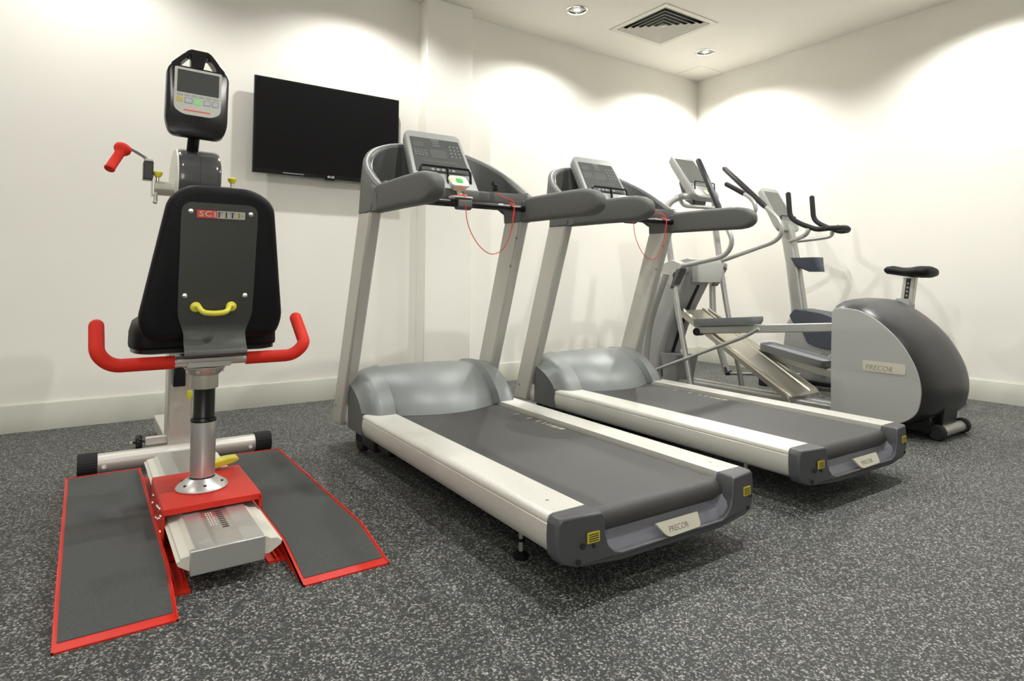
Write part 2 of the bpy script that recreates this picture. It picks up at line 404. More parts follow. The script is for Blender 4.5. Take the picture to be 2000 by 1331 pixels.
# ---------------------------------------------------------------- treadmill
def treadmill():
    t = thing('treadmill', '', 'treadmill')
    # running deck, belt
    bm = new(); box(bm, -.272, .272, .06, 1.80, .12, .190); obj('deck', bm, 'black', t)
    bm = new(); rr = .036; prof = [(1.75, .2), (.045, .2)]
    for k in range(1, 12): a = PI/2+PI*k/12; prof.append((.045+rr*math.cos(a), .2-rr+rr*math.sin(a)))
    prof += [(.045, .2-2*rr), (.20, .2-2*rr), (.20, .193), (1.75, .193)]
    prism(bm, prof, 'x', -.254, .254); belt = obj('belt', bm, 'belt', t, smooth=50)
    bm = new()
    for y in (1.115, 1.015, .948, .905, .873, .848, .832, .818): box(bm, .215, .262-.02, y-.005, y+.005, .2, .2006)
    prism(bm, [(.222, .806), (.243, .80), (.243, .772), (.222, .778)], 'z', .2, .2006)
    obj('belt_print', bm, 'mark', belt)
    # rails
    for s in (-1, 1):
        pr = [(-.270, .216), (-.378, .216), (-.389, .212), (-.3945, .203), (-.3945, .195), (-.391, .193), (-.3945, .190), (-.397, .165), (-.394, .14), (-.384, .118), (-.366, .106), (-.270, .106)]
        bm = new(); prism(bm, [(x*-s, z) for x, z in pr], 'y', .035, 1.665); r = obj('side_rail', bm, 'rail', t, smooth=40)
        bm = new(); lathe(bm, [(0, .2165), (.006, .2165), (.006, .2155)], (s*.335, .115, 0), 12); obj('screw', bm, 'steel', r)
    # rear bumper
    bm = new()
    outer = [(-.397, .150), (-.395, .198), (-.384, .214), (-.268, .217), (-.262, .205), (-.258, .160), (-.248, .128), (-.228, .109), (-.205, .102)]
    outer += [(-x, z) for x, z in outer[::-1]]
    outer += [(.394, .118), (.378, .097), (.34, .085), (.2, .078), (-.2, .078), (-.34, .085), (-.378, .097), (-.394, .118)]
    def yoff(x): return -.034*(1-(abs(x)/.4)**4)-.004
    loft(bm, [[(x, .036, z) for x, z in outer], [(x*.998, yoff(x)+.012, z) for x, z in outer], [(x*.985, yoff(x), .15+(z-.15)*.95) for x, z in outer]])
    bp = obj('rear_bumper', bm, 'cap', t, bevel=.004, smooth=40)
    bm = new()
    sec = []
    for i in range(13):
        x = -.262+.524*i/12; e = abs(x)/.262; lift = .045*max(0, (e-.8)/.2)**2
        sec.append([(x, -.034+.010, .090+lift), (x, -.012, .108+lift), (x, .006, .124+lift*.8), (x, .018, .150), (x, .028, .150), (x, .028, .085+lift)])
    loft(bm, sec); obj('scoop', bm, 'scoop', bp, smooth=60)
    # badge
    bd = round_poly([(-.058, .143), (.114, .143), (.108, .105), (-.030, .102)], [.004, .004, .012, .018])
    n_ = Vector((0, -1, .55)).normalized(); up_ = Vector((0, .55, 1)).normalized()
    mt = frame((.028, -.0255, .120), (1, 0, 0), up_, n_)
    bm = new(); prism(bm, [((x-.028), (z-.1225)*1.05) for x, z in bd], 'z', -.004, .003, mt); bg = obj('badge', bm, 'badge', bp)
    text('lettering', 'PRECOR', .022, 'badgetext', bg, mt @ Matrix.Translation((-.006, -.003, .0032)), .0003, xs=.95, spacing=1.02, bold=-.0002)
    # warning labels and holes
    for x, z in ((-.292, .158), (.340, .160)):
        w_ = .040 if x < 0 else .034
        bm = new(); box(bm, x-w_/2, x+w_/2, yoff(x)-.001, yoff(x)+.002, z-.014, z+.013); lb = obj('warning_label', bm, 'warn', bp)
        bm = new()
        for k in range(4): box(bm, x-w_*.4, x+w_*.4, yoff(x)-.0015, yoff(x)-.0005, z+.006-k*.0055, z+.0085-k*.0055)
        obj('label_print', bm, 'ink', lb)
    for x, z, r in ((-.322, .138, .0075), (-.290, .134, .005), (-.335, .1, .0075), (.362, .140, .006), (.35, .105, .006)):
        bm = new(); lathe(bm, [(0, yoff(x)-.001), (r, yoff(x)-.001), (r, yoff(x)+.002)], (x, 0, z), 14, 'y'); obj('screw_recess', bm, 'ink', bp)
    # motor hood
    bm = new(); NX, NS = 56, 22; G = []
    for i in range(NX+1):
        x = -.398+.796*i/NX; ax = abs(x)
        bulge = 0
        if ax < .262: y0 = 1.275+.085*(ax/.262)**2; zm = .392-.012*(ax/.262)**2; zb = .201
        else:
            y0 = 1.325+.035*max(0, (ax-.34)/.06); zm = .392-.02*((ax-.262)/.1); zb = .216; bulge = .007
        if ax > .345: k = min(1, (ax-.345)/.045); zm = .372-.05*k*k; y0 += .05*k*k
        row = []
        for j in range(NS+1):
            s = j/NS; y = y0+(1.82-y0)*s
            if s < .62: q = s/.62; zz = zb+(zm-zb)*(1-(1-q)**2.05)**.80
            else: q = (s-.62)/.38; zz = zm-(zm-.13)*(1-math.sqrt(max(0, 1-q*q)))
            zz += bulge*math.sin(PI*min(1, s*1.4))*(.9 if s < .7 else 0)
            row.append((x, y, zz))
        row = [(px*(1-.13*min(1, max(0, (py-1.60)/.06))), py, pz) for px, py, pz in row]
        G.append(row)
    R = loft(bm, G, closed=False, cap=False)
    hd = obj('motor_hood', bm, 'hood', t, smooth=32)
    for s in (-1, 1):
        g = G[0] if s < 0 else G[-1]
        bm = new(); loft(bm, [[(p[0]*.9995, p[1], p[2]-.0005), (p[0]*.9995, p[1], .12), (p[0]*.95, p[1], .12), (p[0]*.95, p[1], p[2]-.002)] for p in g]); obj('hood_side', bm, 'hoodside', hd)
    # legs under the deck
    bm = new(); box(bm, -.34, .34, 1.40, 1.66, .035, .12); box(bm, -.33, -.25, 1.25, 1.5, .05, .115); box(bm, .25, .33, 1.25, 1.5, .05, .115); obj('undercarriage', bm, 'black', t, bevel=.01)
    for s in (-1, 1):
        bm = new(); lathe(bm, [(0, 0), (.024, 0), (.024, .01), (.014, .018), (.006, .02), (.006, .045), (.012, .048), (.012, .054), (.006, .056), (.006, .125)], (s*.315, .27, 0), 20)
        lf = obj('levelling_foot', bm, 'black', t); bm = new(); cyl(bm, (s*.315, .27, .02), (s*.315, .27, .11), .0072, n=10); obj('stud', bm, 'steel', lf)
        bm = new(); lathe(bm, [(0, s*.30), (.045, s*.30), (.05, s*.305), (.05, s*.335), (.045, s*.34), (0, s*.34)], (0, 1.60, .05), 24, 'x'); obj('transport_wheel', bm, 'rubber', t)
    # uprights
    for s in (-1, 1):
        xa, xb = (s*.416, s*.361)
        bm = new()
        rings = [[(xa, 1.650, .118), (xa, 1.790, .112), (xb, 1.790, .112), (xb, 1.650, .118)], [(xa, 1.285, 1.14), (xa, 1.435, 1.14), (xb, 1.435, 1.14), (xb, 1.285, 1.14)]]
        loft(bm, rings); u = obj('upright', bm, 'silver', t, bevel=.011, seg=3)
        bm = new()
        for p in ((.20, 1.72) if s < 0 else (1.02, 1.33), ) + (((.88, 1.385),) if s > 0 else ()):
            xx = s*.361 if s > 0 else s*.416
            d = -1 if s > 0 else -1
            lathe(bm, [(0, d*.0015), (.006, d*.0015), (.006, .001)], (xx, p[1], p[0]), 12, 'x')
        obj('bolt', bm, 'badgetext', u)
    # handle arms with rounded ends
    for s in (-1, 1):
        bm = new(); rings = []
        for y, hz, zc, wx in ((1.42, .050, 1.150, .028), (1.30, .056, 1.154, .030), (1.22, .060, 1.156, .031), (1.0, .061, 1.155, .032), (.85, .061, 1.152, .033), (.80, .0600, 1.150, .033), (.757, .053, 1.148, .0325), (.732, .043, 1.146, .031), (.715, .030, 1.145, .027), (.706, .015, 1.144, .018)):
            rings.append([(s*(.381)+x, y, zc+z) for x, z in rrect(2*wx, 2*hz, min(wx, hz)*.62, 5)])
        loft(bm, rings); obj('handle_arm', bm, 'arm', t, smooth=60)
    # console surround: U-shaped wall, rising to the middle
    ctl = [(-.405, 1.235, 1.215, 1.105), (-.410, 1.29, 1.245, 1.10), (-.409, 1.38, 1.300, 1.10), (-.395, 1.455, 1.350, 1.14), (-.355, 1.53, 1.400, 1.19), (-.29, 1.60, 1.445, 1.215), (-.20, 1.645, 1.478, 1.22), (-.09, 1.66, 1.495, 1.22), (0, 1.663, 1.50, 1.22)]
    ctl = ctl+[(-a, b_, c_, d_) for a, b_, c_, d_ in ctl[-2::-1]]
    A = smoothpath([c[:3] for c in ctl], 4); B = smoothpath([(c[0], c[1], c[3]) for c in ctl], 4)
    bm = new(); rings = []
    for i in range(len(A)):
        T_ = (A[min(i+1, len(A)-1)]-A[max(i-1, 0)]); T_.z = 0; T_.normalize(); nin = Vector((T_.y, -T_.x, 0)) if True else None
        if nin.dot(Vector((0, 1.2, 0))-Vector((A[i].x, A[i].y, 0))) < 0: nin = -nin
        th = .034
        a, c = A[i], B[i]
        rings.append([c-nin*.006, c+(a-c)*.5-nin*.010, a-nin*.002-Vector((0, 0, .012)), a+nin*.004, a+nin*(th*.55)+Vector((0, 0, .002)), a+nin*th-Vector((0, 0, .006)), a+nin*(th+.003)-Vector((0, 0, .02)), c+nin*(th+.002)])
    loft(bm, rings); sh = obj('console_surround', bm, 'grey', t, smooth=55)
    # dark pocket linings
    for s in (-1, 1):
        bm = new(); idx = [i for i in range(len(A)) if (A[i].x*s > .12)]
        rr_ = []
        for i in idx:
            T_ = (A[min(i+1, len(A)-1)]-A[max(i-1, 0)]); T_.z = 0; T_.normalize(); nin = Vector((T_.y, -T_.x, 0))
            if nin.dot(Vector((0, 1.2, 0))-Vector((A[i].x, A[i].y, 0))) < 0: nin = -nin
            a = A[i]+nin*.0375-Vector((0, 0, .021)); c = B[i].copy(); c.z = 1.232; c += nin*.0375
            if a.z < c.z+.004: a.z = c.z+.004
            rr_.append([a, c, c+nin*.003, a+nin*.003])
        loft(bm, rr_); obj('pocket', bm, 'pocket', sh, smooth=60)
    # console base tray and lower fascia
    bm = new()
    tray = round_poly([(-.378, 1.24), (-.30, 1.275), (-.18, 1.295), (.18, 1.295), (.30, 1.275), (.378, 1.24), (.378, 1.46), (.30, 1.58), (.18, 1.63), (-.18, 1.63), (-.30, 1.58), (-.378, 1.46)], .03, 3)
    loft(bm, [[(x*.96, y+.05*(1.5-y), 1.168+(y-1.24)*.14) for x, y in tray], [(x*.99, y, 1.182+(y-1.24)*.10) for x, y in tray], [(x, y, 1.226) for x, y in tray], [(x*.97, y*.98+.03, 1.234) for x, y in tray]])
    obj('console_tray', bm, 'grey', t, smooth=50)
    for s in (-1, 1):   # sockets where the uprights enter
        bm = new(); loft(bm, [[(s*.420, 1.283, 1.098), (s*.420, 1.44, 1.098), (s*.352, 1.44, 1.098), (s*.352, 1.283, 1.098)], [(s*.416, 1.235, 1.2), (s*.414, 1.43, 1.28), (s*.34, 1.43, 1.2), (s*.34, 1.235, 1.2)]])
        obj('upright_socket', bm, 'grey', t, bevel=.008)
    # console slab
    v_ = Vector((0, .215, .35)); L_ = v_.length; v_.normalize(); n_ = Vector((0, -v_.z, v_.y)); o_ = Vector((0, 1.35, 1.200))
    mc = frame(o_, (1, 0, 0), v_, n_)
    out = round_poly([(-.172, 0), (.172, 0), (.150, L_), (-.150, L_)], [.05, .05, .032, .032], 6)
    bm = new()
    cx_, cy_ = 0, L_/2
    def sc(p, k, z): return mc @ Vector((cx_+(p[0]-cx_)*k, cy_+(p[1]-cy_)*k, z))
    loft(bm, [[sc(p, .80, -.075) for p in out], [sc(p, .96, -.055) for p in out], [sc(p, 1, -.02) for p in out], [sc(p, 1, -.008) for p in out], [sc(p, .985, -.001) for p in out], [sc(p, .965, .0) for p in out]])
    co = obj('console', bm, 'console', t, smooth=45)
    sm = mc
    bm = new(); prism(bm, round_poly([(-.146, .145), (.146, .145), (.134, L_-.045), (-.134, L_-.045)], .006), 'z', -.001, .0015, sm); pn = obj('overlay_panel', bm, 'panel', co)
    bm = new(); prism(bm, rrect(.085, .055, .004, 3, 0, L_-.145), 'z', .0012, .0022, sm); prism(bm, rrect(.055, .035, .004, 3, -.095, L_-.09), 'z', .0012, .0022, sm); prism(bm, rrect(.19, .012, .004, 3, 0, L_-.195), 'z', .0012, .002, sm); obj('display_window', bm, 'lcd', pn)
    bm = new()
    for i in range(3):
        for j in range(4): prism(bm, rrect(.007, .007, .002, 2, .075+i*.022, L_-.085-j*.022), 'z', .0012, .0024, sm)
    for j in range(3):
        for i in range(4): prism(bm, rrect(.012, .0025, .001, 2, -.122+i*.018, L_-.13-j*.014), 'z', .0012, .0024, sm)
    for i in range(5): prism(bm, rrect(.016, .014, .006, 3, -.055+i*.028, .165), 'z', .0012, .0024, sm)
    for i in range(3): prism(bm, rrect(.04, .0025, .001, 2, 0, L_-.062-i*.014), 'z', .0012, .0024, sm)
    obj('key_print', bm, 'print', pn)
    text('lettering', 'PRECOR', .011, 'print', co, mc @ Matrix.Translation((0, L_-.052, .0016)), .0003, spacing=1.05)
    # reading rack
    bm = new(); W_ = .134
    tube(bm, fillet([mc @ Vector(p) for p in ((-W_, .095, .0), (-W_, .145, .024), (-W_+.006, .160, .028), (W_-.006, .160, .028), (W_, .145, .024), (W_, .095, .0))], .012, 3), .0062, 8)
    tube(bm, [mc @ Vector((.01, .085, 0)), mc @ Vector((.01, .160, .028))], .0065, 8)
    obj('reading_rack', bm, 'black', co)
    # stop box
    mb = frame((-.006, 1.262, 1.262), (1, -.05, 0), (0, .70, .72), (0, -.72, .70))
    bm = new(); loft(bm, [[mb @ Vector((x*.72, y*.8, -.030)) for x, y in rrect(.092, .074, .02)], [mb @ Vector((x*.92, y*.92, -.008)) for x, y in rrect(.092, .074, .02)], [mb @ Vector((x, y, -.005)) for x, y in rrect(.092, .074, .02)], [mb @ Vector((x, y, .004)) for x, y in rrect(.092, .074, .02)], [mb @ Vector((x*.93, y*.93, .007)) for x, y in rrect(.092, .074, .02)]])
    kb = obj('key_box', bm, 'badge', t, smooth=50)
    bm = new(); prism(bm, round_poly([(-.018, -.015), (.015, -.018), (.019, .012), (-.012, .017)], .005, 3), 'z', .0065, .0085, mb); obj('green_symbol', bm, 'green', kb)
    bm = new(); cyl(bm, mb @ Vector((0, -.01, -.028)), (.004, 1.256, 1.185), .009, .012, 12); obj('stalk', bm, 'badge', kb)
    # pulse bar
    bm = new(); cyl(bm, (-.37, 1.250, 1.158), (.37, 1.250, 1.158), .0155); ba = obj('pulse_bar', bm, 'black', t)
    for s in (-1, 1):
        bm = new(); cyl(bm, (s*.37-.012, 1.25, 1.158), (s*.37+.012, 1.25, 1.158), .024); obj('collar', bm, 'arm', ba)
        bm = new()
        a0_, a1_ = (-.29, -.06) if s < 0 else (.20, .33)
        ring = []
        for x in (a0_, a1_): ring.append([(x, 1.250+.0168*math.cos(a), 1.158+.0168*math.sin(a)) for a in [math.radians(35+110*i/8) for i in range(9)]]+[(x, 1.250+.013*math.cos(a), 1.158+.013*math.sin(a)) for a in [math.radians(145-110*i/8) for i in range(9)]])
        loft(bm, ring); obj('sensor_plate', bm, 'steel', ba)
    bm = new(); loft(bm, [[(x, 1.25+y, 1.158+z) for y, z in rrect(.048, .052, .018)] for x in (-.024, .048)]); cl = obj('clamp', bm, 'arm', ba, bevel=.004)
    bm = new(); prism(bm, round_poly([(-.055, 1.222), (.055, 1.226), (.062, 1.275), (-.058, 1.272)], .015), 'z', 1.183, 1.192); obj('clamp_top', bm, 'silver', ba, bevel=.003)
    bm = new(); lathe(bm, [(0, 1.190), (.024, 1.190), (.026, 1.196), (.022, 1.200), (0, 1.201)], (.004, 1.248, 0), 20); obj('stop_button', bm, 'palered', ba)
    # lanyard
    bm = new()
    pth = smoothpath([(.010, 1.225, 1.160), (.012, 1.222, 1.12), (.022, 1.224, 1.07), (.050, 1.228, 1.015), (.095, 1.232, .963), (.155, 1.236, .932), (.215, 1.238, .950), (.252, 1.236, 1.005), (.270, 1.230, 1.075), (.278, 1.224, 1.15), (.272, 1.232, 1.19), (.24, 1.25, 1.205), (.205, 1.262, 1.225), (.192, 1.268, 1.262)], 5)
    tube(bm, pth, .0020, 6); ln = obj('safety_lanyard', bm, 'cord', t)
    tube_b = new(); tube(tube_b, smoothpath([(.262, 1.272, 1.16), (.270, 1.25, 1.182), (.276, 1.224, 1.16), (.274, 1.226, 1.13), (.268, 1.23, 1.06)], 5), .003, 6); obj('loop', tube_b, 'cord', ln)
    bm = new(); box(bm, .180, .202, 1.255, 1.275, 1.235, 1.268); box(bm, .174, .186, 1.26, 1.27, 1.262, 1.282); obj('clip', bm, 'black', ln, bevel=.003)
    return t
T1 = treadmill()
T1.location = (1.3877, 1.2339, 0); T1.rotation_euler.z = -.0259
tag(T1, 'nearer of the two grey treadmills, directly beside the red-trimmed arm trainer', group='treadmills side by side')
T2 = copy_tree(T1)
T2.location = (2.4968, 1.2549, 0); T2.rotation_euler.z = -.01646
tag(T2, 'farther grey treadmill, standing between the other treadmill and the elliptical trainer', group='treadmills side by side')

# ---------------------------------------------------------------- arm trainer (seated hand-crank machine)
A_ = thing('arm_ergometer', 'seated hand-crank trainer with black back pad, red armrests and red-edged wheelchair ramps', 'exercise machine', (.355, 2.25, 0))
bpy.context.view_layer.update()
OFF = Vector((-.355, -2.25, 0))
def ao(name, bm, m, parent=None, **k):
    bmesh.ops.translate(bm, verts=bm.verts, vec=OFF)
    return obj(name, bm, m, parent or A_, **k)
OFM = Matrix.Translation(OFF)
def ramp(x0, x1, inner):
    Y0, Y1, Y2, ht = 1.685, 1.90, 2.915, .046
    bm = new()
    prism(bm, [(Y0, 0), (Y0, .004), (Y1, ht), (Y2, ht), (Y2, ht-.006), (Y1+.01, ht-.006), (Y0+.03, 0)], 'x', x0, x1)
    for xx in (x0, x1-.004):
        prism(bm, [(Y0, 0), (Y0, .006), (Y1, ht+.003), (Y2, ht+.003), (Y2, 0)], 'x', xx, xx+.004)
    box(bm, x0, x1, Y2-.004, Y2, 0, ht+.003)
    r = ao('ramp', bm, 'red')
    bm = new(); g = .009
    sl = (ht-.004)/(Y1-Y0)
    prism(bm, [(Y0+.028, .004+.028*sl), (Y1, ht), (Y2-.010, ht), (Y2-.010, ht+.0018), (Y1, ht+.0018), (Y0+.028, .0058+.028*sl)], 'x', x0+g, x1-g)
    ao('grip_surface', bm, 'tread', r)
ramp(-.036, .208, 1); ramp(.500, .742, 0)
bm = new(); box(bm, .206, .502, 2.02, 2.92, 0, .006); box(bm, .206, .250, 1.815, 2.03, 0, .006); box(bm, .455, .502, 1.875, 2.03, 0, .006)
for x in (.216, .236, .476, .49): box(bm, x, x+.004, 1.88, 2.9, .004, .014)
ao('channel_tray', bm, 'red')
# sliding rail
bm = new()
rp = [(.228, .070), (.224, .080), (.232, .083), (.234, .088), (.244, .090), (.256, .091), (.268, .100), (.285, .104), (.425, .104), (.442, .100), (.458, .091), (.470, .090), (.478, .088), (.480, .083), (.488, .080), (.484, .070), (.455, .052), (.255, .052)]
prism(bm, [(x-.008, z) for x, z in rp], 'y', 1.825, 2.87); rl = ao('slide_beam', bm, 'beam', smooth=20)
bm = new(); box(bm, .262, .305, 1.824, 2.871, .1025, .1065); box(bm, .378, .430, 1.824, 2.871, .1025, .1065); ao('beam_strip', bm, 'alu', rl)
bm = new(); box(bm, .305, .378, 1.824, 2.871, .1028, .1058); ms = ao('scale_strip', bm, 'steel', rl)
bm = new()
for k in range(9): box(bm, .345, .362, 2.075-k*.017, 2.082-k*.017, .1058, .1064)
ao('scale_ticks', bm, 'ink', ms)
bm = new()
for k in range(7):
    for j in range(3): box(bm, .318+j*.007, .3215+j*.007, 2.072-k*.017, 2.080-k*.017, .1058, .1062)
ao('scale_figures', bm, 'white', ms)
bm = new(); box(bm, .246, .430, 1.808, 1.826, .044, .1075); ao('beam_end_plate', bm, 'alu', rl, bevel=.002)
bm = new(); box(bm, .26, .45, 2.05, 2.10, .004, .035); ao('beam_foot', bm, 'red', rl); bm = new(); box(bm, .26, .45, 2.78, 2.84, .004, .035); ao('beam_foot', bm, 'red', rl)
# carriage
bm = new(); box(bm, .210, .484, 2.098, 2.455, .112, .132); box(bm, .208, .216, 2.105, 2.45, .030, .126); box(bm, .478, .486, 2.098, 2.45, .085, .126); ca = ao('carriage', bm, 'red', bevel=.002)
bm = new()
for y, z in ((2.13, .105), (2.13, .06), (2.16, .09), (2.20, .075), (2.23, .105), (2.16, .118), (2.26, .06), (2.20, .11), (2.36, .10), (2.38, .07)):
    bm = new(); lathe(bm, [(0, -.004), (.0045, -.004), (.0055, -.001), (.0055, .002)], (.208, y, z), 10, 'x'); ao('fixing_screw', bm, 'chrome', ca)
bm = new(); prism(bm, round_poly([(.385, .138), (.452, .150), (.478, .160), (.474, .170), (.44, .170), (.385, .160)], .006), 'y', 2.41, 2.465); ao('slide_lever', bm, 'yellow', ca, bevel=.005)
# seat post
PC = (.336, 2.262)
bm = new(); lathe(bm, [(0, .132), (.076, .132), (.078, .136), (.074, .143), (.046, .163), (.043, .166), (0, .166)], (*PC, 0), 48); fl = ao('post_flange', bm, 'alu', smooth=25)
for k in range(6):
    a = math.radians(30+60*k); c, s_ = math.cos(a), math.sin(a)
    bm = new(); lathe(bm, [(0, 0), (.0055, 0), (.0055, .004), (0, .004)], (PC[0]+c*.061, PC[1]+s_*.061, .1495), 10); ao('flange_screw', bm, 'ink', fl)
bm = new(); lathe(bm, [(.038, .160), (.038, .168), (.0375, .170), (0, .170)], (*PC, 0), 32); ao('post_seal', bm, 'black', fl)
bm = new(); lathe(bm, [(0, .165), (.0365, .166), (.0375, .17), (.0375, .349), (0, .35)], (*PC, 0), 40); ps = ao('seat_post', bm, 'alu')
bm = new(); lathe(bm, [(0, .345), (.038, .345), (.040, .350), (.038, .358), (.0345, .360), (.0325, .365), (.0325, .475), (0, .476)], (*PC, 0), 40); ao('post_sleeve', bm, 'black', ps, smooth=30)
bm = new(); lathe(bm, [(0, .452), (.040, .453), (.041, .456), (.041, .496), (.046, .500), (.058, .515), (.062, .520), (.062, .524), (0, .524)], (*PC, 0), 40); cl = ao('swivel_collar', bm, 'ivory', ps, smooth=30)
bm = new()
for k in range(8):
    a = PI/4*k+.3; box(bm, -.006, .006, -.006, .006, .506, .520, Matrix.Translation((PC[0]+.052*math.cos(a), PC[1]+.052*math.sin(a), 0)) @ Matrix.Rotation(a, 4, 'Z'))
ao('collar_lug', bm, 'steel', cl)
# arm bar
bm = new(); cyl(bm, (.228, 2.20, .549), (.455, 2.20, .549), .0155); box(bm, .275, .40, 2.18, 2.34, .530, .547); box(bm, .243, .433, 2.165, 2.235, .553, .561); sb = ao('seat_bracket', bm, 'alu', bevel=.001)
for s, P_ in ((-1, [(.240, 2.20, .549), (.075, 2.20, .549), (.037, 2.20, .585), (.035, 2.26, .665)]), (1, [(.448, 2.20, .549), (.600, 2.20, .549), (.640, 2.20, .585), (.640, 2.32, .668)])):
    bm = new(); tube(bm, fillet(P_, .06, 8), .0205, 20, roundcap=False)
    # rounded tip
    tip = Vector(P_[-1]); bm2 = bmesh.ops.create_uvsphere(bm, u_segments=18, v_segments=10, radius=.0205, matrix=Matrix.Translation(tip))
    ao('armrest_bar', bm, 'redgrip', smooth=60)
# seat pad
seatpts = round_poly([(.135, 2.20), (.545, 2.20), (.56, 2.30), (.54, 2.60), (.14, 2.60), (.118, 2.30)], [.05]*6, 6)
bm = new(); c0 = Vector((.337, 2.39))
def sc2(k, z): return [(c0.x+(x-c0.x)*k, c0.y+(y-c0.y)*k, z) for x, y in seatpts]
loft(bm, [sc2(.95, .588), sc2(.99, .592), sc2(1, .600), sc2(.995, .640), sc2(.97, .662), sc2(.90, .674), sc2(.6, .680)])
bm2 = bm; st = ao('seat_pad', bm2, 'vinyl', smooth=60)
bm = new(); loft(bm, [sc2(.90, .574), sc2(.97, .578), sc2(.97, .590)]); ao('seat_base', bm, 'black', st)
# back pad (leans back)
lean = math.radians(7)
mbk = Matrix.Translation((.338, 2.128, .612)) @ Matrix.Rotation(lean, 4, 'X')
bp_ = round_poly([(-.197, .055), (-.165, .012), (.165, .012), (.202, .055), (.185, .43), (.135, .474), (-.078, .474), (-.135, .42)], [.05, .05, .05, .05, .08, .06, .06, .09], 7)
bp_ = round_poly([(-.205, .07), (-.185, .012), (.185, .012), (.205, .07), (.162, .44), (.10, .482), (-.085, .482), (-.138, .44)], [.06, .05, .05, .06, .06, .07, .07, .06], 7)
bc = Vector((0, .24))
def sc3(k, d): return [mbk @ Vector((bc.x+(x-bc.x)*k, d, bc.y+(y-bc.y)*k)) for x, y in bp_]
bm = new(); loft(bm, [sc3(.90, .0), sc3(.965, .003), sc3(1, .014), sc3(1.005, .035), sc3(.98, .060), sc3(.90, .076), sc3(.6, .082)])
bk = ao('back_pad', bm, 'vinyl', smooth=60)
# steel back plate, with curl under the seat
yb = -.004
W0 = [(.480-.04, .108), (.40, .1085), (.30, .108), (.20, .105), (.13, .104), (.105, .103), (.08, .098), (.05, .090), (.02, .087), (-.01, .087)]
rings = []; th = .005
def plate_ring(hw, y, z, ny, nz):
    return [(-hw, y, z), (hw, y, z), (hw, y+ny*th, z+nz*th), (-hw, y+ny*th, z+nz*th)]
prof = []
for v, hw in [(.432, .078), (.4305, .088), (.425, .098), (.416, .1045), (.403, .1075), (.36, .108), (.28, .107), (.20, .107), (.12, .106), (.100, .1055), (.082, .103), (.062, .097), (.042, .090)]:
    p = mbk @ Vector((0, yb, v)); prof.append((hw, p.y, p.z))
ly, lz = prof[-1][1], prof[-1][2]
for dy, dz in ((-.003, -.012), (-.008, -.024), (-.016, -.036), (-.026, -.047), (-.037, -.056), (-.045, -.064), (-.048, -.071), (-.044, -.077), (-.036, -.080), (-.02, -.081), (.02, -.081), (.06, -.081)):
    prof.append((.0875, ly+dy, lz+dz))
for i, (hw, y, z) in enumerate(prof):
    a = prof[max(i-1, 0)]; c = prof[min(i+1, len(prof)-1)]; d = Vector((c[1]-a[1], c[2]-a[2])).normalized(); nrm = Vector((-d.y, d.x))
    if nrm.x < 0 and i < 20: nrm = -nrm
    if i >= 20: nrm = nrm if nrm.y > 0 else -nrm
    cxx = .342-.004*i/len(prof)
    rings.append([(cxx-hw, y, z), (cxx+hw, y, z), (cxx+hw, y+nrm.x*th, z+nrm.y*th), (cxx-hw, y+nrm.x*th, z+nrm.y*th)])
bm = new(); loft(bm, rings); pl = ao('back_plate', bm, 'plate', smooth=40)
def onplate(x, v, d=0): return mbk @ Vector((x-.338, yb-d, v))
ndir = (mbk.to_3x3() @ Vector((0, -1, 0)))
for x, v in ((.2585, .404), (.428, .404), (.252, .148), (.422, .148)):
    p = onplate(x, v)
    bm = new(); tube(bm, [p, p+ndir*.003, p+ndir*.006, p+ndir*.0075], [.0075, .0075, .005, .002], 16); ao('dome_bolt', bm, 'chrome', pl)
# nameplate
mn = mbk @ frame((.343-.338, yb-.0008, .398), (1, 0, 0), (0, 0, 1), (0, -1, 0))
NW, NH = .136, .0235
bm = new(); box(bm, -NW/2-.0015, NW/2+.0015, -NH/2-.0015, NH/2+.0015, -.0006, .0004, mn); np_ = ao('nameplate', bm, 'ink', pl)
bm = new(); box(bm, -NW/2, -NW/2+.056, -NH/2, NH/2, 0, .0008, mn); ao('red_field', bm, 'palered', np_)
bm = new(); box(bm, -NW/2+.056, NW/2, -NH/2, NH/2, 0, .0008, mn); ao('cream_field', bm, 'face', np_)
def letters(bm, spec, x, h, sw, mtx):
    # strokes drawn as bars with serifs: spec 'I','F','T'
    for ch in spec:
        y0, y1 = -h/2, h/2; s = .0011
        if ch == 'I': box(bm, x-sw/2, x+sw/2, y0, y1, .0008, .0014, mtx); box(bm, x-sw*1.1, x+sw*1.1, y0, y0+s, .0008, .0014, mtx); box(bm, x-sw*1.1, x+sw*1.1, y1-s, y1, .0008, .0014, mtx); x += .0155
        if ch == 'F': box(bm, x-sw/2, x+sw/2, y0, y1, .0008, .0014, mtx); box(bm, x-sw*1.1, x+sw*1.1, y0, y0+s, .0008, .0014, mtx); box(bm, x-sw*1.1, x+sw*2.9, y1-s, y1, .0008, .0014, mtx); box(bm, x+sw*2.6, x+sw*2.9, y1-.004, y1, .0008, .0014, mtx); box(bm, x, x+sw*2.1, -.0006, .0006, .0008, .0014, mtx); x += .020
        if ch == 'T': box(bm, x-sw/2, x+sw/2, y0, y1, .0008, .0014, mtx); box(bm, x-sw, x+sw, y0, y0+s, .0008, .0014, mtx); box(bm, x-sw*2, x+sw*2, y1-s, y1, .0008, .0014, mtx); box(bm, x-sw*2, x-sw*1.7, y1-.004, y1, .0008, .0014, mtx); box(bm, x+sw*1.7, x+sw*2, y1-.004, y1, .0008, .0014, mtx); x += .016
bm = new(); letters(bm, 'F', -.0070, .0165, .0036, mn); letters(bm, 'I', .0135, .0165, .0036, mn); letters(bm, 'T', .0310, .0165, .0036, mn); ao('dark_letters', bm, 'ink', np_)
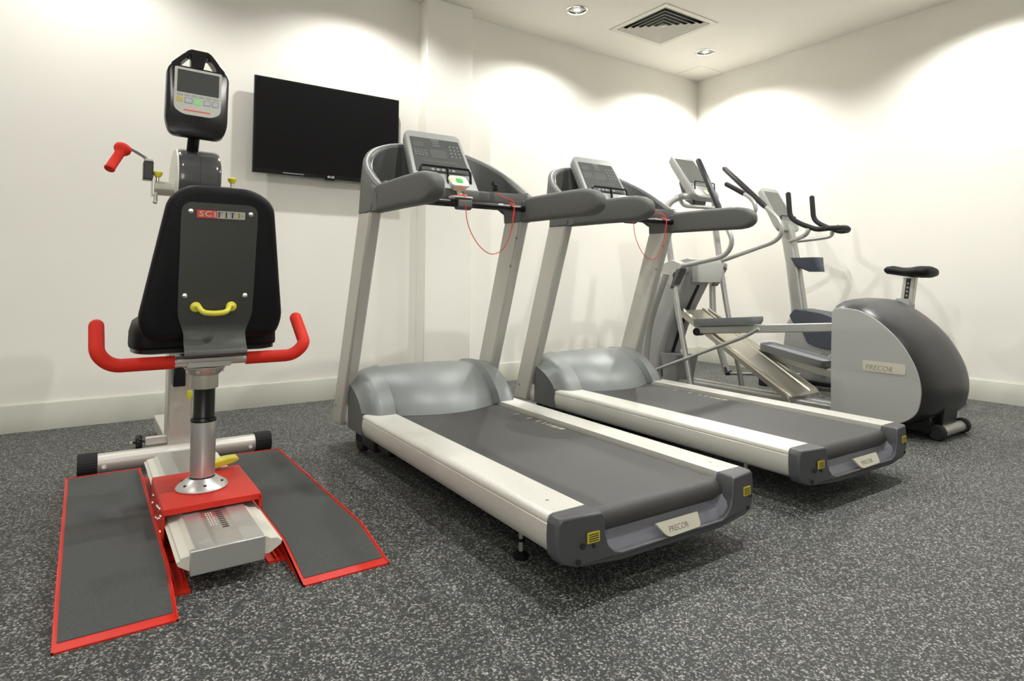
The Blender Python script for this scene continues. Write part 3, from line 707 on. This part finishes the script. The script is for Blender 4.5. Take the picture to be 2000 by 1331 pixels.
bm = new(); letters(bm, 'I', -.0185, .0165, .0042, mn); ao('pale_letter', bm, 'face', np_)
text('letter_s', 'S', .0235, 'face', np_, OFM @ mn @ Matrix.Translation((-.0555, 0, .001)), .0004, xs=1.15, bold=.0005)
text('letter_c', 'C', .0235, 'face', np_, OFM @ mn @ Matrix.Translation((-.0365, 0, .001)), .0004, xs=1.25, bold=.0005)
bm = new(); box(bm, .0465, .0545, -.0095, .0095, .0008, .0012, mn); ao('olive_block', bm, 'amber', np_); bm = new(); box(bm, .058, .0615, -.0008, .0008, .0008, .0013, mn); box(bm, .0485, .0525, .003, .006, .0012, .0015, mn); box(bm, .0485, .0525, -.005, -.002, .0012, .0015, mn); ao('small_mark', bm, 'ink', np_)
# yellow pull handle
mh = mbk @ frame((.333-.338, yb, .112), (1, 0, 0), (0, 0, 1), (0, -1, 0))
bm = new(); P_ = [(-.055, .003, .004), (-.044, .004, .008), (-.037, -.006, .022), (-.026, -.012, .030), (0, -.014, .033), (.026, -.012, .030), (.037, -.006, .022), (.044, .004, .008), (.055, .003, .004)]
tube(bm, smoothpath([mh @ Vector(p) for p in P_], 4), [.007+.0016*math.sin(PI*i/32) for i in range(33)], 12)
for s in (-1, 1):
    c = mh @ Vector((s*.050, .001, 0)); n_ = mh.to_3x3() @ Vector((0, 0, 1)); tube(bm, [c, c+n_*.004, c+n_*.007], [.0155, .0155, .0125], 24)
hn = ao('pull_handle', bm, 'yellow', pl, smooth=50)
bm = new()
for s in (-1, 1):
    c = mh @ Vector((s*.050, .001, .0068)); tube(bm, [c, c+n_*.0025], [.0055, .004], 14)
ao('handle_screw', bm, 'ivory', hn)
# base tube and column
bm = new(); cyl(bm, (.062, 3.06, .052), (.672, 3.06, .052), .0385, n=32); bt = ao('base_tube', bm, 'silver')
for x0, x1 in ((-.002, .066), (.668, .738)):
    bm = new()
    n = 48; loft(bm, [[(x, 3.06+(.045+.0015*(i % 2))*math.cos(2*PI*i/n), .052+(.045+.0015*(i % 2))*math.sin(2*PI*i/n)) for i in range(n)] for x in (x0, x1)])
    ao('tube_end_cap', bm, 'rubber', bt, smooth=20, bevel=.003)
bm = new()
for x in (.088, .645): lathe(bm, [(0, 3.0205), (.008, 3.0195), (.009, 3.026)], (x, 0, .045), 14, 'y')
ao('tube_bolt', bm, 'white', bt)
bm = new()
loft(bm, [[(.316, 3.09, .02), (.412, 3.09, .02), (.412, 3.22, .02), (.316, 3.22, .02)], [(.312, 3.05, .60), (.412, 3.05, .60), (.412, 3.18, .60), (.312, 3.18, .60)], [(.300, 2.965, 1.10), (.420, 2.965, 1.10), (.420, 3.10, 1.10), (.300, 3.10, 1.10)]])
cn = ao('column', bm, 'silver', bevel=.008)
bm = new(); box(bm, .235, .33, 3.095, 3.11, .09, .125); box(bm, .245, .33, 3.13, 3.23, .05, .10); box(bm, .32, .41, 3.09, 3.75, .03, .09); ft = ao('front_leg', bm, 'silver', bevel=.004)
bm = new(); lathe(bm, [(0, -.012), (.028, -.012), (.032, -.006), (.032, .006), (.028, .012), (0, .012)], (.213, 3.12, .105), 24, 'x'); cyl(bm, (.19, 3.12, .105), (.25, 3.12, .105), .005, n=10); ao('adjuster_wheel', bm, 'black', ft)
bm = new(); lathe(bm, [(0, -.006), (.006, -.006), (.006, .004), (0, .004)], (.186, 3.12, .105), 12, 'x'); ao('adjuster_tip', bm, 'chrome', ft)
bm = new(); box(bm, .325, .372, 3.0, 3.06, .345, .43); box(bm, .338, .366, 3.01, 3.06, .43, .468); ao('height_clamp', bm, 'black', cn, bevel=.005)
bm = new(); tube(bm, [(.390, 3.02, .282), (.390, 3.02, .305), (.390, 3.02, .322)], [.005, .012, .010], 14); ao('pop_pin', bm, 'yellow', cn)
# crank head
HC = (3.0, 1.235)
bm = new(); n = 48
def hring(x, k): 
    out = []
    for i in range(n):
        a = 2*PI*i/n; out.append((x, HC[0]+(.135 if math.cos(a) < 0 else .20)*k*math.cos(a), HC[1]+(.128 if math.sin(a) > 0 else .15)*k*math.sin(a)))
    return out
loft(bm, [hring(.306, .90), hring(.309, .955), hring(.318, .99), hring(.330, 1), hring(.387, 1), hring(.388, .99), hring(.390, .99), hring(.391, 1), hring(.448, 1), hring(.460, .99), hring(.469, .955), hring(.472, .90)])
hd = ao('crank_head', bm, 'head', smooth=30)
bm = new(); loft(bm, [hring(.3045, .955), hring(.306, .965), hring(.311, .975)]); ao('side_panel', bm, 'beam', hd)
bm = new(); cyl(bm, (.228, 2.985, 1.185), (.312, 2.985, 1.185), .030); sh = ao('shaft_housing', bm, 'ivory', hd)
bm = new(); box(bm, .222, .232, 2.95, 3.02, 1.150, 1.222); cyl(bm, (.236, 2.96, 1.165), (.236, 2.953, 1.125), .008, n=12); cyl(bm, (.236, 2.953, 1.125), (.232, 2.95, 1.118), .009, n=12); ao('clamp_lever', bm, 'steel', sh, bevel=.003)
bm = new(); cyl(bm, (.468, 2.985, 1.185), (.545, 2.985, 1.185), .030); sh2 = ao('shaft_housing', bm, 'ivory', hd)
for x, p in ((.243, sh), (.532, sh2)):
    bm = new(); tube(bm, [(x, 2.975, 1.21), (x, 2.975, 1.232)], .007, 12); ao('knob_stem', bm, 'steel', p)
    bm = new(); tube(bm, [(x, 2.975, 1.228), (x, 2.975, 1.238), (x, 2.975, 1.250), (x, 2.975, 1.256)], [.008, .016, .019, .010], 18); ao('locking_knob', bm, 'yellow', p)
# left crank
bm = new(); box(bm, .190, .226, 2.955, 3.015, 1.215, 1.292); ck = ao('crank_block', bm, 'coverrim', hd, bevel=.004)
bm = new(); box(bm, .193, .224, 2.953, 3.01, 1.290, 1.298); ao('block_cover', bm, 'lever', ck, bevel=.002)
bm = new(); tube(bm, fillet([(.206, 2.985, 1.29), (.196, 2.985, 1.312), (.135, 2.965, 1.342), (.118, 2.96, 1.345)], .01, 3), .008, 10); ao('crank_arm', bm, 'lever', ck)
bm = new(); a, c = Vector((.120, 2.965, 1.345)), Vector((.072, 2.80, 1.262)); a = Vector((.118, 2.95, 1.335)); c = Vector((.070, 2.90, 1.235))
d = (c-a); tube(bm, [a-d*.05, a, a+d*.10, a+d*.16, a+d*.24, a+d*.28, a+d*.9, a+d*.96, a+d*1.0], [.024, .031, .032, .029, .021, .0185, .0185, .0205, .0185], 24); ao('crank_grip', bm, 'redgrip', ck, smooth=50)
# right crank, mostly hidden behind the back pad
bm = new(); box(bm, .548, .584, 2.955, 3.015, 1.13, 1.205); ck2 = ao('crank_block', bm, 'coverrim', hd, bevel=.004)
bm = new(); tube(bm, [(.566, 2.985, 1.15), (.585, 2.985, 1.09), (.60, 2.97, 1.07)], .008, 10); ao('crank_arm', bm, 'lever', ck2)
bm = new(); a = Vector((.600, 2.965, 1.075)); c = Vector((.632, 2.90, 1.11)); tube(bm, [a, a+(c-a)*.2, a+(c-a)*.25, c], [.03, .03, .02, .02], 20); ao('crank_grip', bm, 'redgrip', ck2)
# display
bm = new(); tube(bm, [(.366, 2.95, 1.34), (.366, 2.91, 1.40), (.370, 2.88, 1.44)], .018, 14, flat=1.3); ao('display_neck', bm, 'black', hd)
DL = math.radians(-8)
md = Matrix.Translation((.368, 2.845, 1.395)) @ Matrix.Rotation(math.radians(1.5), 4, 'Y') @ Matrix.Rotation(math.radians(-8), 4, 'X')
out = round_poly([(-.098, .0), (.098, .0), (.118, .06), (.120, .275), (.106, .303), (-.106, .303), (-.118, .275), (-.118, .06)], [.05, .05, .05, .02, .01, .01, .02, .05], 5)
hole = []
bc = Vector((0, .18))
def s4(k, d): return [md @ Vector((x*k, d, bc.y+(y-bc.y)*k)) for x, y in out]
bm = new(); loft(bm, [s4(.93, 0), s4(.985, .004), s4(1, .014), s4(1, .035), s4(.94, .060), s4(.75, .075)]); dp = ao('display_console', bm, 'black', hd, smooth=40)
bm = new()   # tall moulded hood: two sloping cheeks, a cap and a middle block, open between them
for q in ([(-.104, .300), (-.100, .312), (-.046, .374), (-.030, .374), (-.036, .356), (-.066, .318), (-.070, .300)], [(.104, .300), (.100, .312), (.050, .374), (.034, .374), (.040, .356), (.066, .318), (.070, .300)], [(-.046, .374), (-.030, .384), (.034, .384), (.050, .374), (.040, .358), (-.036, .358)], [(-.030, .300), (-.030, .365), (.030, .365), (.018, .300)]):
    prism(bm, q, 'y', .004, .060, md)
ao('display_hood', bm, 'black', dp, bevel=.004)
fc = round_poly([(-.088, .110), (-.055, .088), (.055, .088), (.088, .110), (.090, .292), (-.090, .292)], [.02, .04, .04, .02, .008, .008], 5)
bm = new(); prism(bm, fc, 'y', -.0025, .004, md); fp = ao('faceplate', bm, 'face', dp)
bm = new(); prism(bm, rrect(.158, .098, .002, 2, 0, .232), 'y', -.0036, -.002, md); ao('display_screen', bm, 'glass', fp)
bm = new()
for k in range(6): prism(bm, rrect(.022, .010, .001, 2, -.067+k*.0268, .172), 'y', -.0032, -.002, md)
ao('mode_key', bm, 'print', fp)
for nm, cxx, cc, w_, h_ in (('amber_key', -.068, 'amber', .024, .018), ('menu_key', -.035, 'paleblue', .026, .020), ('start_key', -.001, 'palegreen', .028, .028), ('up_key', .034, 'paleblue', .022, .020), ('down_key', .066, 'paleblue', .022, .020)):
    if cc == 'paleblue':
        bm = new(); prism(bm, rrect(w_+.003, h_+.003, .003, 2, cxx, .149), 'y', -.0033, -.002, md); ke = ao('key_edge', bm, 'navy', fp)
    bm = new(); prism(bm, rrect(w_, h_, .003, 3, cxx, .149), 'y', -.0037, -.002, md); ao(nm, bm, cc, fp)
bm = new(); prism(bm, rrect(.100, .005, .001, 2, -.002, .107), 'y', -.0032, -.002, md); ao('red_stripe', bm, 'palered', fp)
bm = new()
for k in range(3): prism(bm, rrect(.082, .003, .001, 2, -.045, .072-k*.007), 'y', -.001, .004, md); prism(bm, rrect(.082, .003, .001, 2, .045, .072-k*.007), 'y', -.001, .004, md)
ao('speaker_slot', bm, 'void', dp)

# ---------------------------------------------------------------- elliptical trainer
EX, EY = 3.78, 2.6
El = thing('elliptical_trainer', 'silver-grey elliptical trainer with large rounded flywheel housing and inclined ramp, right of the treadmills', 'elliptical trainer', (EX, EY, 0))
OFE = Vector((-EX, -EY, 0))
def eo(name, bm, m, parent=None, **k):
    bmesh.ops.translate(bm, verts=bm.verts, vec=OFE); return obj(name, bm, m, parent or El, **k)
# flywheel housing
prof = [(1.898, .085), (1.892, .40), (1.885, .645), (1.865, .668)]
arc = [(1.80, .667), (1.73, .657), (1.65, .617), (1.574, .555), (1.52, .495), (1.477, .425), (1.447, .355), (1.432, .276), (1.437, .205), (1.458, .143), (1.51, .096), (1.581, .067), (1.70, .058)]
arc = [(p.x, p.y) for p in smoothpath([(a, b_, 0) for a, b_ in arc], 3)]
full = prof+arc
hc = Vector((1.72, .36))
def hr(x, k, zup=0): return [(x, hc.x+(y-hc.x)*(k if y < hc.x else min(k, 1.0)), hc.y+(z-hc.y)*(k if z > hc.y else (k-1)*.3+1)) for y, z in full]
bm = new(); loft(bm, [hr(3.503, 1.0), hr(3.512, 1.02), hr(3.54, 1.06), hr(3.60, 1.11), hr(3.68, 1.14), hr(3.86, 1.165), hr(3.96, 1.15), hr(4.02, 1.09), hr(4.05, 1.03), hr(4.057, 1.0)])
hs = eo('flywheel_housing', bm, 'coverrim', smooth=50)
for x, d in ((3.503, -1), (4.057, 1)):
    bm = new(); loft(bm, [hr(x-d*.004, .998), hr(x+d*.004, .995), hr(x+d*.006, .985)]); sd = eo('side_cover', bm, 'coverside', hs, smooth=30)
    if d < 0:
        bm = new(); prism(bm, rrect(.212, .054, .008, 4, 1.610, .362), 'x', x-.0085, x-.005); bg = eo('badge', bm, 'badge', sd)
        text('lettering', 'PRECOR', .040, 'badgetext', bg, Matrix.Translation(OFE) @ frame((x-.0088, 1.635, .354), (0, -1, 0), (0, 0, 1), (-1, 0, 0)), .0003, xs=.92, shear=.25, bold=-.0006)
bm = new(); box(bm, 3.62, 3.93, 1.44, 1.62, .03, .12); prism(bm, round_poly([(1.40, .20), (1.50, .20), (1.52, .05), (1.42, .035)], .01), 'x', 3.69, 3.87); eo('rear_foot', bm, 'black', bevel=.012)
bm = new(); cyl(bm, (3.66, 1.42, .04), (3.93, 1.42, .04), .030); wa = eo('wheel_axle', bm, 'lever')
for x in (3.625, 3.925):
    bm = new(); lathe(bm, [(0, 0), (.034, 0), (.040, .006), (.040, .034), (.034, .04), (0, .04)], (x, 1.42, .041), 28, 'x'); eo('transport_wheel', bm, 'rubber', wa)
bm = new(); box(bm, 3.70, 3.76, 1.5, 3.45, .02, .07); box(bm, 3.80, 3.86, 1.5, 3.45, .02, .07); box(bm, 3.44, 4.12, 3.36, 3.44, 0, .06); box(bm, 3.60, 3.96, 2.22, 2.30, .0, .05)
eo('floor_frame', bm, 'lever', bevel=.006)
# ramp
def rp_(t, x, dz=0):
    y = 3.08+(2.235-3.08)*t; z = .60+(.115-.60)*t
    return Vector((x, y+dz*.5, z+dz*.86))
bm = new()
xsct = [(3.60, -.060), (3.60, 0), (3.622, 0), (3.630, -.022), (3.655, -.022), (3.662, .004), (3.685, .004), (3.692, -.010), (3.868, -.010), (3.875, .004), (3.898, .004), (3.905, -.022), (3.930, -.022), (3.938, 0), (3.96, 0), (3.96, -.055), (3.95, -.055), (3.95, -.026), (3.61, -.026), (3.61, -.055)]
loft(bm, [[rp_(t, x, dz) for x, dz in xsct] for t in (0, 1.0)])
rmp = eo('ramp', bm, 'champ', smooth=25)
# front tower: curved shroud
bm = new()
tw = [(3.335, 3.62, .05, .115), (3.29, 3.56, .25, .12), (3.215, 3.50, .45, .125), (3.13, 3.42, .62, .13), (3.05, 3.32, .76, .14), (2.985, 3.20, .86, .15), (2.955, 3.10, .925, .15), (2.975, 3.04, .96, .14)]
rings = []
for y0, y1, z, hw in tw:
    rings.append([(EX+x, y, z+(y-y0)*.25) for x, y in round_poly([(-hw, y0+.03), (-hw*.8, y0), (hw*.8, y0), (hw, y0+.03), (hw*.95, y1), (-hw*.95, y1)], .02, 3)])
loft(bm, rings); ts = eo('tower_shroud', bm, 'shroud', smooth=50)
bm = new()
pts = [(3.337, .05), (3.288, .25), (3.212, .45), (3.127, .62), (3.060, .74), (3.03, .80)]
loft(bm, [[(EX-.016, y-.003, z), (EX+.016, y-.003, z), (EX+.016, y+.012, z), (EX-.016, y+.012, z)] for y, z in pts]); eo('lift_slot', bm, 'void', ts)
bm = new(); loft(bm, [[(EX+x, 3.235+y, .03) for x, y in rrect(.20, .14, .03)], [(EX+x, 3.22+y, .23) for x, y in rrect(.26, .17, .03)], [(EX+x, 3.22+y, .255) for x, y in rrect(.27, .18, .03)]]); eo('motor_cover', bm, 'shroud', ts)
bm = new(); loft(bm, [[(EX+x, 2.965+y, .80) for x, y in rrect(.26, .07, .02)], [(EX+x, 2.955+y, .93) for x, y in rrect(.29, .09, .03)], [(EX+x, 2.985+y, .965) for x, y in rrect(.27, .10, .03)]]); eo('pivot_cover', bm, 'coverside', ts, smooth=50)
# side tubes (frame)
for s, nm in ((-1, 'near'), (1, 'far')):
    x = EX+s*.28
    pth = smoothpath([(x, 2.865, .0), (x, 2.895, .15), (x, 3.0, .62), (x, 3.07, 1.03), (x, 3.105, 1.27), (EX+s*.26, 3.09, 1.375), (EX+s*.19, 3.04, 1.425), (EX+s*.10, 3.02, 1.43)], 5)
    bm = new(); tube(bm, pth, [.019+.006*min(1, max(0, (i-8)/10)) for i in range(len(pth))], 14); eo('frame_tube', bm, 'lever')
# mast behind console
# pivots with claws and moving handlebars
H_near = [(3.49, 3.03, .88), (3.49, 2.985, .915), (3.49, 2.90, .922), (3.49, 2.70, .955), (3.49, 2.61, .975), (3.49, 2.555, 1.02), (3.49, 2.538, 1.085), (3.49, 2.575, 1.17), (3.49, 2.636, 1.30)]
H_far = [(4.07, 3.14, .90), (4.07, 3.09, .955), (4.07, 3.0, .980), (4.07, 2.74, 1.055), (4.07, 2.60, 1.10), (4.07, 2.545, 1.165), (4.07, 2.575, 1.255), (4.07, 2.68, 1.36)]
for path, tip in ((H_near, (3.49, 2.808, 1.655)), (H_far, (4.07, 3.03, 1.69))):
    bm = new(); tube(bm, smoothpath(path, 6), .0165, 14); hb = eo('moving_handlebar', bm, 'lever')
    a, c = Vector(path[-1]), Vector(tip); bm = new(); tube(bm, [a-(c-a)*.04, a+(c-a)*.02, a+(c-a)*.5, c-(c-a)*.03, c], [.017, .021, .021, .020, .012], 16); eo('grip', bm, 'coverrim', hb)
for x, y, z in ((3.49, 3.03, .885), (4.07, 3.12, .90)):
    bm = new(); s = -1 if x < EX else 1
    pts = round_poly([(y-.10, z+.045), (y-.02, z+.075), (y+.06, z+.05), (y+.085, z-.03), (y+.03, z-.11), (y-.03, z-.12), (y-.02, z-.03), (y-.10, z+.015)], .02, 3)
    prism(bm, pts, 'x', x-.032, x+.032); eo('pivot_claw', bm, 'lever', bevel=.010)
    bm = new(); prism(bm, round_poly([(y-.098, z+.010), (y-.060, z+.006), (y-.012, z-.10), (y+.0, z-.135), (y-.035, z-.10), (y-.085, z-.01)], .008, 3), 'x', x-.034, x+.034); eo('pivot_gap', bm, 'pocket')
    bm = new(); tube(bm, [(x, y, z), (EX+s*.13, y, z)], .03, 16); eo('pivot_axle', bm, 'lever')
# lower levers, link rods
for x, top, bot, end in ((3.45, (3.06, .86), (3.27, .115), (2.33, .515)), (4.11, (3.17, .86), (3.035, .095), (2.42, .17))):
    bm = new(); mid = ((top[0]+bot[0])/2+.05, (top[1]+bot[1])/2)
    tube(bm, smoothpath([(x, *top), (x, *mid), (x, *bot)], 6), .017, 12, flat=1.5); lv = eo('lower_lever', bm, 'lever')
    bm = new(); tube(bm, [(x, bot[0]+.02, bot[1]+.045), (x, bot[0], bot[1]), (x, bot[0]-.035, bot[1]+.01)], .022, 12, flat=.8); eo('rod_joint', bm, 'coverrim', lv)
    bm = new(); xx = x+(.02 if x < EX else -.02)
    tube(bm, smoothpath([(x, bot[0], bot[1]), (xx, bot[0]+(end[0]-bot[0])*.6, bot[1]+(end[1]-bot[1])*.58), (xx, end[0]+.12, end[1]-(.065 if x < EX else .02)), (xx, end[0], end[1])], 5), .0115, 12); eo('link_rod', bm, 'lever', lv)
# pedal arms and pedals
for x, p0, p1, tilt in ((3.60, (2.885, .462), (1.80, .560), 0), (3.96, (2.62, .305), (1.80, .17), 1)):
    bm = new(); d = Vector((0, p1[0]-p0[0], p1[1]-p0[1])).normalized(); n_ = Vector((0, -d.z, d.y)); n_ = n_ if n_.z > 0 else -n_
    c = Vector((x, *p0)); e_ = Vector((x, *p1)); hh = .026
    loft(bm, [[q+Vector((sx*.027, 0, 0))+n_*sz*hh for sx, sz in ((-1, -1), (1, -1), (1, 1), (-1, 1))] for q in (c, e_)])
    arm = eo('pedal_arm', bm, 'lever', bevel=.006)
    bm = new(); lathe(bm, [(0, -.036), (.026, -.036), (.028, -.03), (.028, .03), (.026, .036), (0, .036)], (x, p0[0]+.005, p0[1]-.012), 20, 'x'); eo('roller', bm, 'black', arm)
    # footplate: tray with raised lip
    mp = frame(c+n_*(hh+.002), (1, 0, 0), -d, n_)   # local y points to the front
    pts = round_poly([(-.085, -.47), (.085, -.47), (.092, -.25), (.085, .0), (-.085, .0), (-.092, -.25)], .04, 4)
    bm = new(); loft(bm, [[mp @ Vector((px*.88, py*.97, 0)) for px, py in pts], [mp @ Vector((px*.96, py, .022)) for px, py in pts], [mp @ Vector((px, py, .050)) for px, py in pts], [mp @ Vector((px*.93, py*.985-.004, .050)) for px, py in pts], [mp @ Vector((px*.88, py*.96-.01, .034)) for px, py in pts]])
    eo('footplate', bm, 'pedal', arm, smooth=40)
# console
cv = Vector((0, .26, .345)); CL = cv.length; cv.normalize(); cn_ = Vector((0, -cv.z, cv.y)); mc = frame((EX, 2.935, 1.425), (1, 0, 0), cv, cn_)
out = round_poly([(-.145, 0), (.145, 0), (.118, CL), (-.118, CL)], [.06, .06, .03, .03], 6)
def s5(k, z): return [mc @ Vector((x*k, CL/2+(y-CL/2)*k, z)) for x, y in out]
bm = new(); loft(bm, [s5(.78, -.075), s5(.96, -.055), s5(1, -.02), s5(1, -.006), s5(.97, 0)]); ec = eo('console', bm, 'console', smooth=45)
bm = new(); prism(bm, round_poly([(-.118, .13), (.118, .13), (.104, CL-.04), (-.104, CL-.04)], .006), 'z', -.001, .0015, mc); eo('overlay_panel', bm, 'lcd', ec)
bm = new(); tube(bm, fillet([mc @ Vector(p) for p in ((-.112, .07, 0), (-.112, .12, .035), (.112, .12, .035), (.112, .07, 0))], .012, 3), .005, 8); eo('reading_rack', bm, 'black', ec)
bm = new(); prism(bm, rrect(.09, .045, .01, 3, .02, .045), 'z', 0, .006, mc); eo('key_box', bm, 'badge', ec); bm = new(); prism(bm, rrect(.03, .03, .006, 3, .03, .06), 'z', .006, .008, mc); eo('green_symbol', bm, 'green', ec)
bm = new(); prism(bm, round_poly([(3.03, 1.36), (3.12, 1.42), (3.17, 1.56), (3.12, 1.60), (3.0, 1.46)], .02), 'x', EX-.07, EX+.07); eo('console_neck', bm, 'pocket', bevel=.01)
# fixed handlebar loop below the console
bm = new(); tube(bm, fillet([(3.62, 3.09, 1.44), (3.62, 3.05, 1.36), (3.68, 2.93, 1.345), (3.86, 2.90, 1.345), (3.93, 2.86, 1.35)], .04, 5), .014, 12)
eo('console_loop', bm, 'lever')
for s in (1,):
    x = EX+s*.20
    P_ = [(EX+s*.10, 3.0, 1.345), (x-s*.02, 2.85, 1.30), (x, 2.71, 1.305), (x, 2.695, 1.36), (x, 2.735, 1.415), (x, 2.79, 1.455)]
    bm = new(); tube(bm, smoothpath(P_, 5), .0145, 12); fb = eo('fixed_handlebar', bm, 'lever')
    bm = new(); tube(bm, [P_[-1], (x, 2.86, 1.497), (x, 2.935, 1.54)], .0185, 14, roundcap=True); eo('grip', bm, 'rubber', fb)

# ---------------------------------------------------------------- exercise bike
BX, BY = 4.62, 2.4
Bk = thing('exercise_bike', 'upright exercise bike with black saddle and curved black handlebars, between elliptical and right wall', 'exercise bike', (BX, BY, 0))
OFB = Vector((-BX, -BY, 0))
def bo(name, bm, m, parent=None, **k):
    bmesh.ops.translate(bm, verts=bm.verts, vec=OFB); return obj(name, bm, m, parent or Bk, **k)
bm = new()
loft(bm, [[(BX+x, yc+y, z) for x, y in rrect(.085, d_, .03)] for yc, d_, z in ((2.735, .12, .30), (2.745, .115, .60), (2.79, .105, .95), (2.835, .10, 1.20), (2.85, .09, 1.26))])
bo('column', bm, 'lever', smooth=50)
# body shroud
bm = new()
bprof = round_poly([(2.86, .06), (2.83, .30), (2.80, .50), (2.72, .56), (2.45, .54), (2.20, .46), (2.02, .40), (1.90, .30), (1.88, .10), (2.0, .06)], .06, 4)
bcn = Vector((2.4, .3))
loft(bm, [[(BX+dx, bcn.x+(y-bcn.x)*k, bcn.y+(z-bcn.y)*k) for y, z in bprof] for dx, k in ((-.10, .94), (-.085, 1), (.085, 1), (.10, .94))]); bs = bo('body_shroud', bm, 'shroud', smooth=45)
bm = new(); pts = round_poly([(2.765, .545), (2.72, .60), (2.50, .575), (2.36, .53), (2.36, .31), (2.53, .32), (2.62, .345), (2.66, .43), (2.72, .47)], .015, 3)
prism(bm, pts, 'x', BX-.112, BX+.112); bo('upper_cowl', bm, 'bikedark', bs, bevel=.008)
bm = new(); prism(bm, rrect(.16, .05, .012, 3, 2.60, .265), 'x', BX-.104, BX-.096); bo('badge', bm, 'coverside', bs)
bm = new(); box(bm, BX-.27, BX+.27, 2.86, 2.93, 0, .06); box(bm, BX-.25, BX+.25, 1.72, 1.79, 0, .06); box(bm, BX-.03, BX+.03, 1.75, 2.9, .02, .08); bo('floor_frame', bm, 'coverrim', bevel=.01)
for s in (-1, 1):
    py, pz = (2.50, .20) if s < 0 else (2.30, .40)
    bm = new(); tube(bm, [(BX+s*.115, 2.40, .30), (BX+s*.125, py, pz)], .014, 12); cr = bo('crank', bm, 'lever')
    bm = new(); box(bm, BX+s*.14-.0, BX+s*.24, py-.05, py+.05, pz-.015, pz+.012); bo('pedal', bm, 'rubber', cr, bevel=.005)
# seat post and saddle
bm = new(); a, c = Vector((BX, 2.0, .44)), Vector((BX, 1.945, .845))
loft(bm, [[q+Vector((x, y, 0)) for x, y in rrect(.05, .078, .012)] for q in (a, c)]); sp_ = bo('seat_post', bm, 'silver', smooth=40)
bm = new(); loft(bm, [[(BX+x, 1.985+y, .655) for x, y in rrect(.075, .11, .02)], [(BX+x, 1.985+y, .70) for x, y in rrect(.065, .10, .02)]]); loft(bm, [[(BX+x, 2.02+y, .40) for x, y in rrect(.08, .12, .02)], [(BX+x, 1.985+y, .66) for x, y in rrect(.075, .11, .02)]]); bo('post_collar', bm, 'shroud', sp_)
bm = new(); q0, q1 = a.lerp(c, .58), a.lerp(c, .98)
loft(bm, [[q+Vector((x, y, 0)) for x, y in ((-.0265, -.014), (-.0265, .014), (-.024, .014), (-.024, -.014))] for q in (q0, q1)]); sc_ = bo('height_scale', bm, 'ink', sp_)
bm = new()
for k in range(5): q = q0.lerp(q1, .12+.17*k); box(bm, q.x-.0275, q.x-.026, q.y-.006, q.y+.006, q.z-.006, q.z+.006)
bo('scale_figures', bm, 'print', sc_)
bm = new(); rings = []
for y, hw, zt, zb in ((1.800, .03, .885, .870), (1.806, .085, .908, .850), (1.83, .118, .920, .842), (1.88, .118, .922, .842), (1.94, .085, .912, .846), (1.99, .058, .912, .852), (2.05, .048, .924, .862), (2.09, .040, .920, .868), (2.108, .018, .908, .882)):
    n = 16; zc, hz = (zt+zb)/2, (zt-zb)/2; rings.append([(BX+hw*math.cos(2*PI*i/n), y, zc+hz*math.copysign(abs(math.sin(2*PI*i/n))**.8, math.sin(2*PI*i/n))) for i in range(n)])
loft(bm, rings); bo('saddle', bm, 'vinyl', smooth=70)
# cup holder
bm = new(); loft(bm, [[(BX+x, 2.60+y, .885) for x, y in rrect(.07, .10, .02)], [(BX+x, 2.66+y, .93) for x, y in rrect(.10, .20, .03)], [(BX+x, 2.68+y, .995) for x, y in rrect(.12, .22, .03)]])
bo('bottle_holder', bm, 'bikedark', smooth=40)
# console
cv = Vector((0, .20, .36)); CL = cv.length; cv.normalize(); cn_ = Vector((0, -cv.z, cv.y)); mc = frame((BX, 2.80, 1.215), (1, 0, 0), cv, cn_)
bm = new(); out = round_poly([(-.135, 0), (.135, 0), (.11, CL), (-.11, CL)], [.06, .06, .03, .03], 6); loft(bm, [s5(.78, -.065), s5(.96, -.05), s5(1, -.02), s5(1, -.006), s5(.97, 0)]); bc_ = bo('console', bm, 'console', smooth=45)
bm = new(); prism(bm, round_poly([(-.108, .12), (.108, .12), (.096, CL-.04), (-.096, CL-.04)], .006), 'z', -.001, .0015, mc); bo('overlay_panel', bm, 'lcd', bc_)
bm = new(); tube(bm, fillet([mc @ Vector(p) for p in ((-.10, .07, 0), (-.10, .115, .03), (.10, .115, .03), (.10, .07, 0))], .012, 3), .005, 8); bo('reading_rack', bm, 'black', bc_)
# handlebars
for x0, off in ((4.45, 0), (4.78, 1)):
    s = -1 if x0 < BX else 1
    P_ = [(x0, 2.725, 1.482), (x0, 2.712, 1.30), (x0, 2.63, 1.245), (x0, 2.50, 1.195), (x0+s*-.02, 2.44, 1.200)]
    bm = new(); tube(bm, fillet(P_, .05, 6), .019, 14, roundcap=True); hb = bo('handlebar_grip', bm, 'rubber')
    bm = new(); tube(bm, smoothpath([(BX+s*.03, 2.80, 1.13), (BX+s*.10, 2.68, 1.145), (x0, 2.585, 1.165), (x0, 2.56, 1.205)], 5), .0165, 12); bo('handlebar_stem', bm, 'lever')
bm = new(); tube(bm, smoothpath([(4.45, 2.45, 1.20), (4.53, 2.40, 1.205), (4.62, 2.385, 1.21), (4.70, 2.40, 1.205), (4.78, 2.45, 1.20)], 5), .019, 14); bo('cross_grip', bm, 'rubber')
bm = new(); tube(bm, [(4.55, 2.395, 1.225), (4.62, 2.382, 1.23), (4.69, 2.395, 1.225)], .009, 10); bo('sensor_plate', bm, 'chrome')
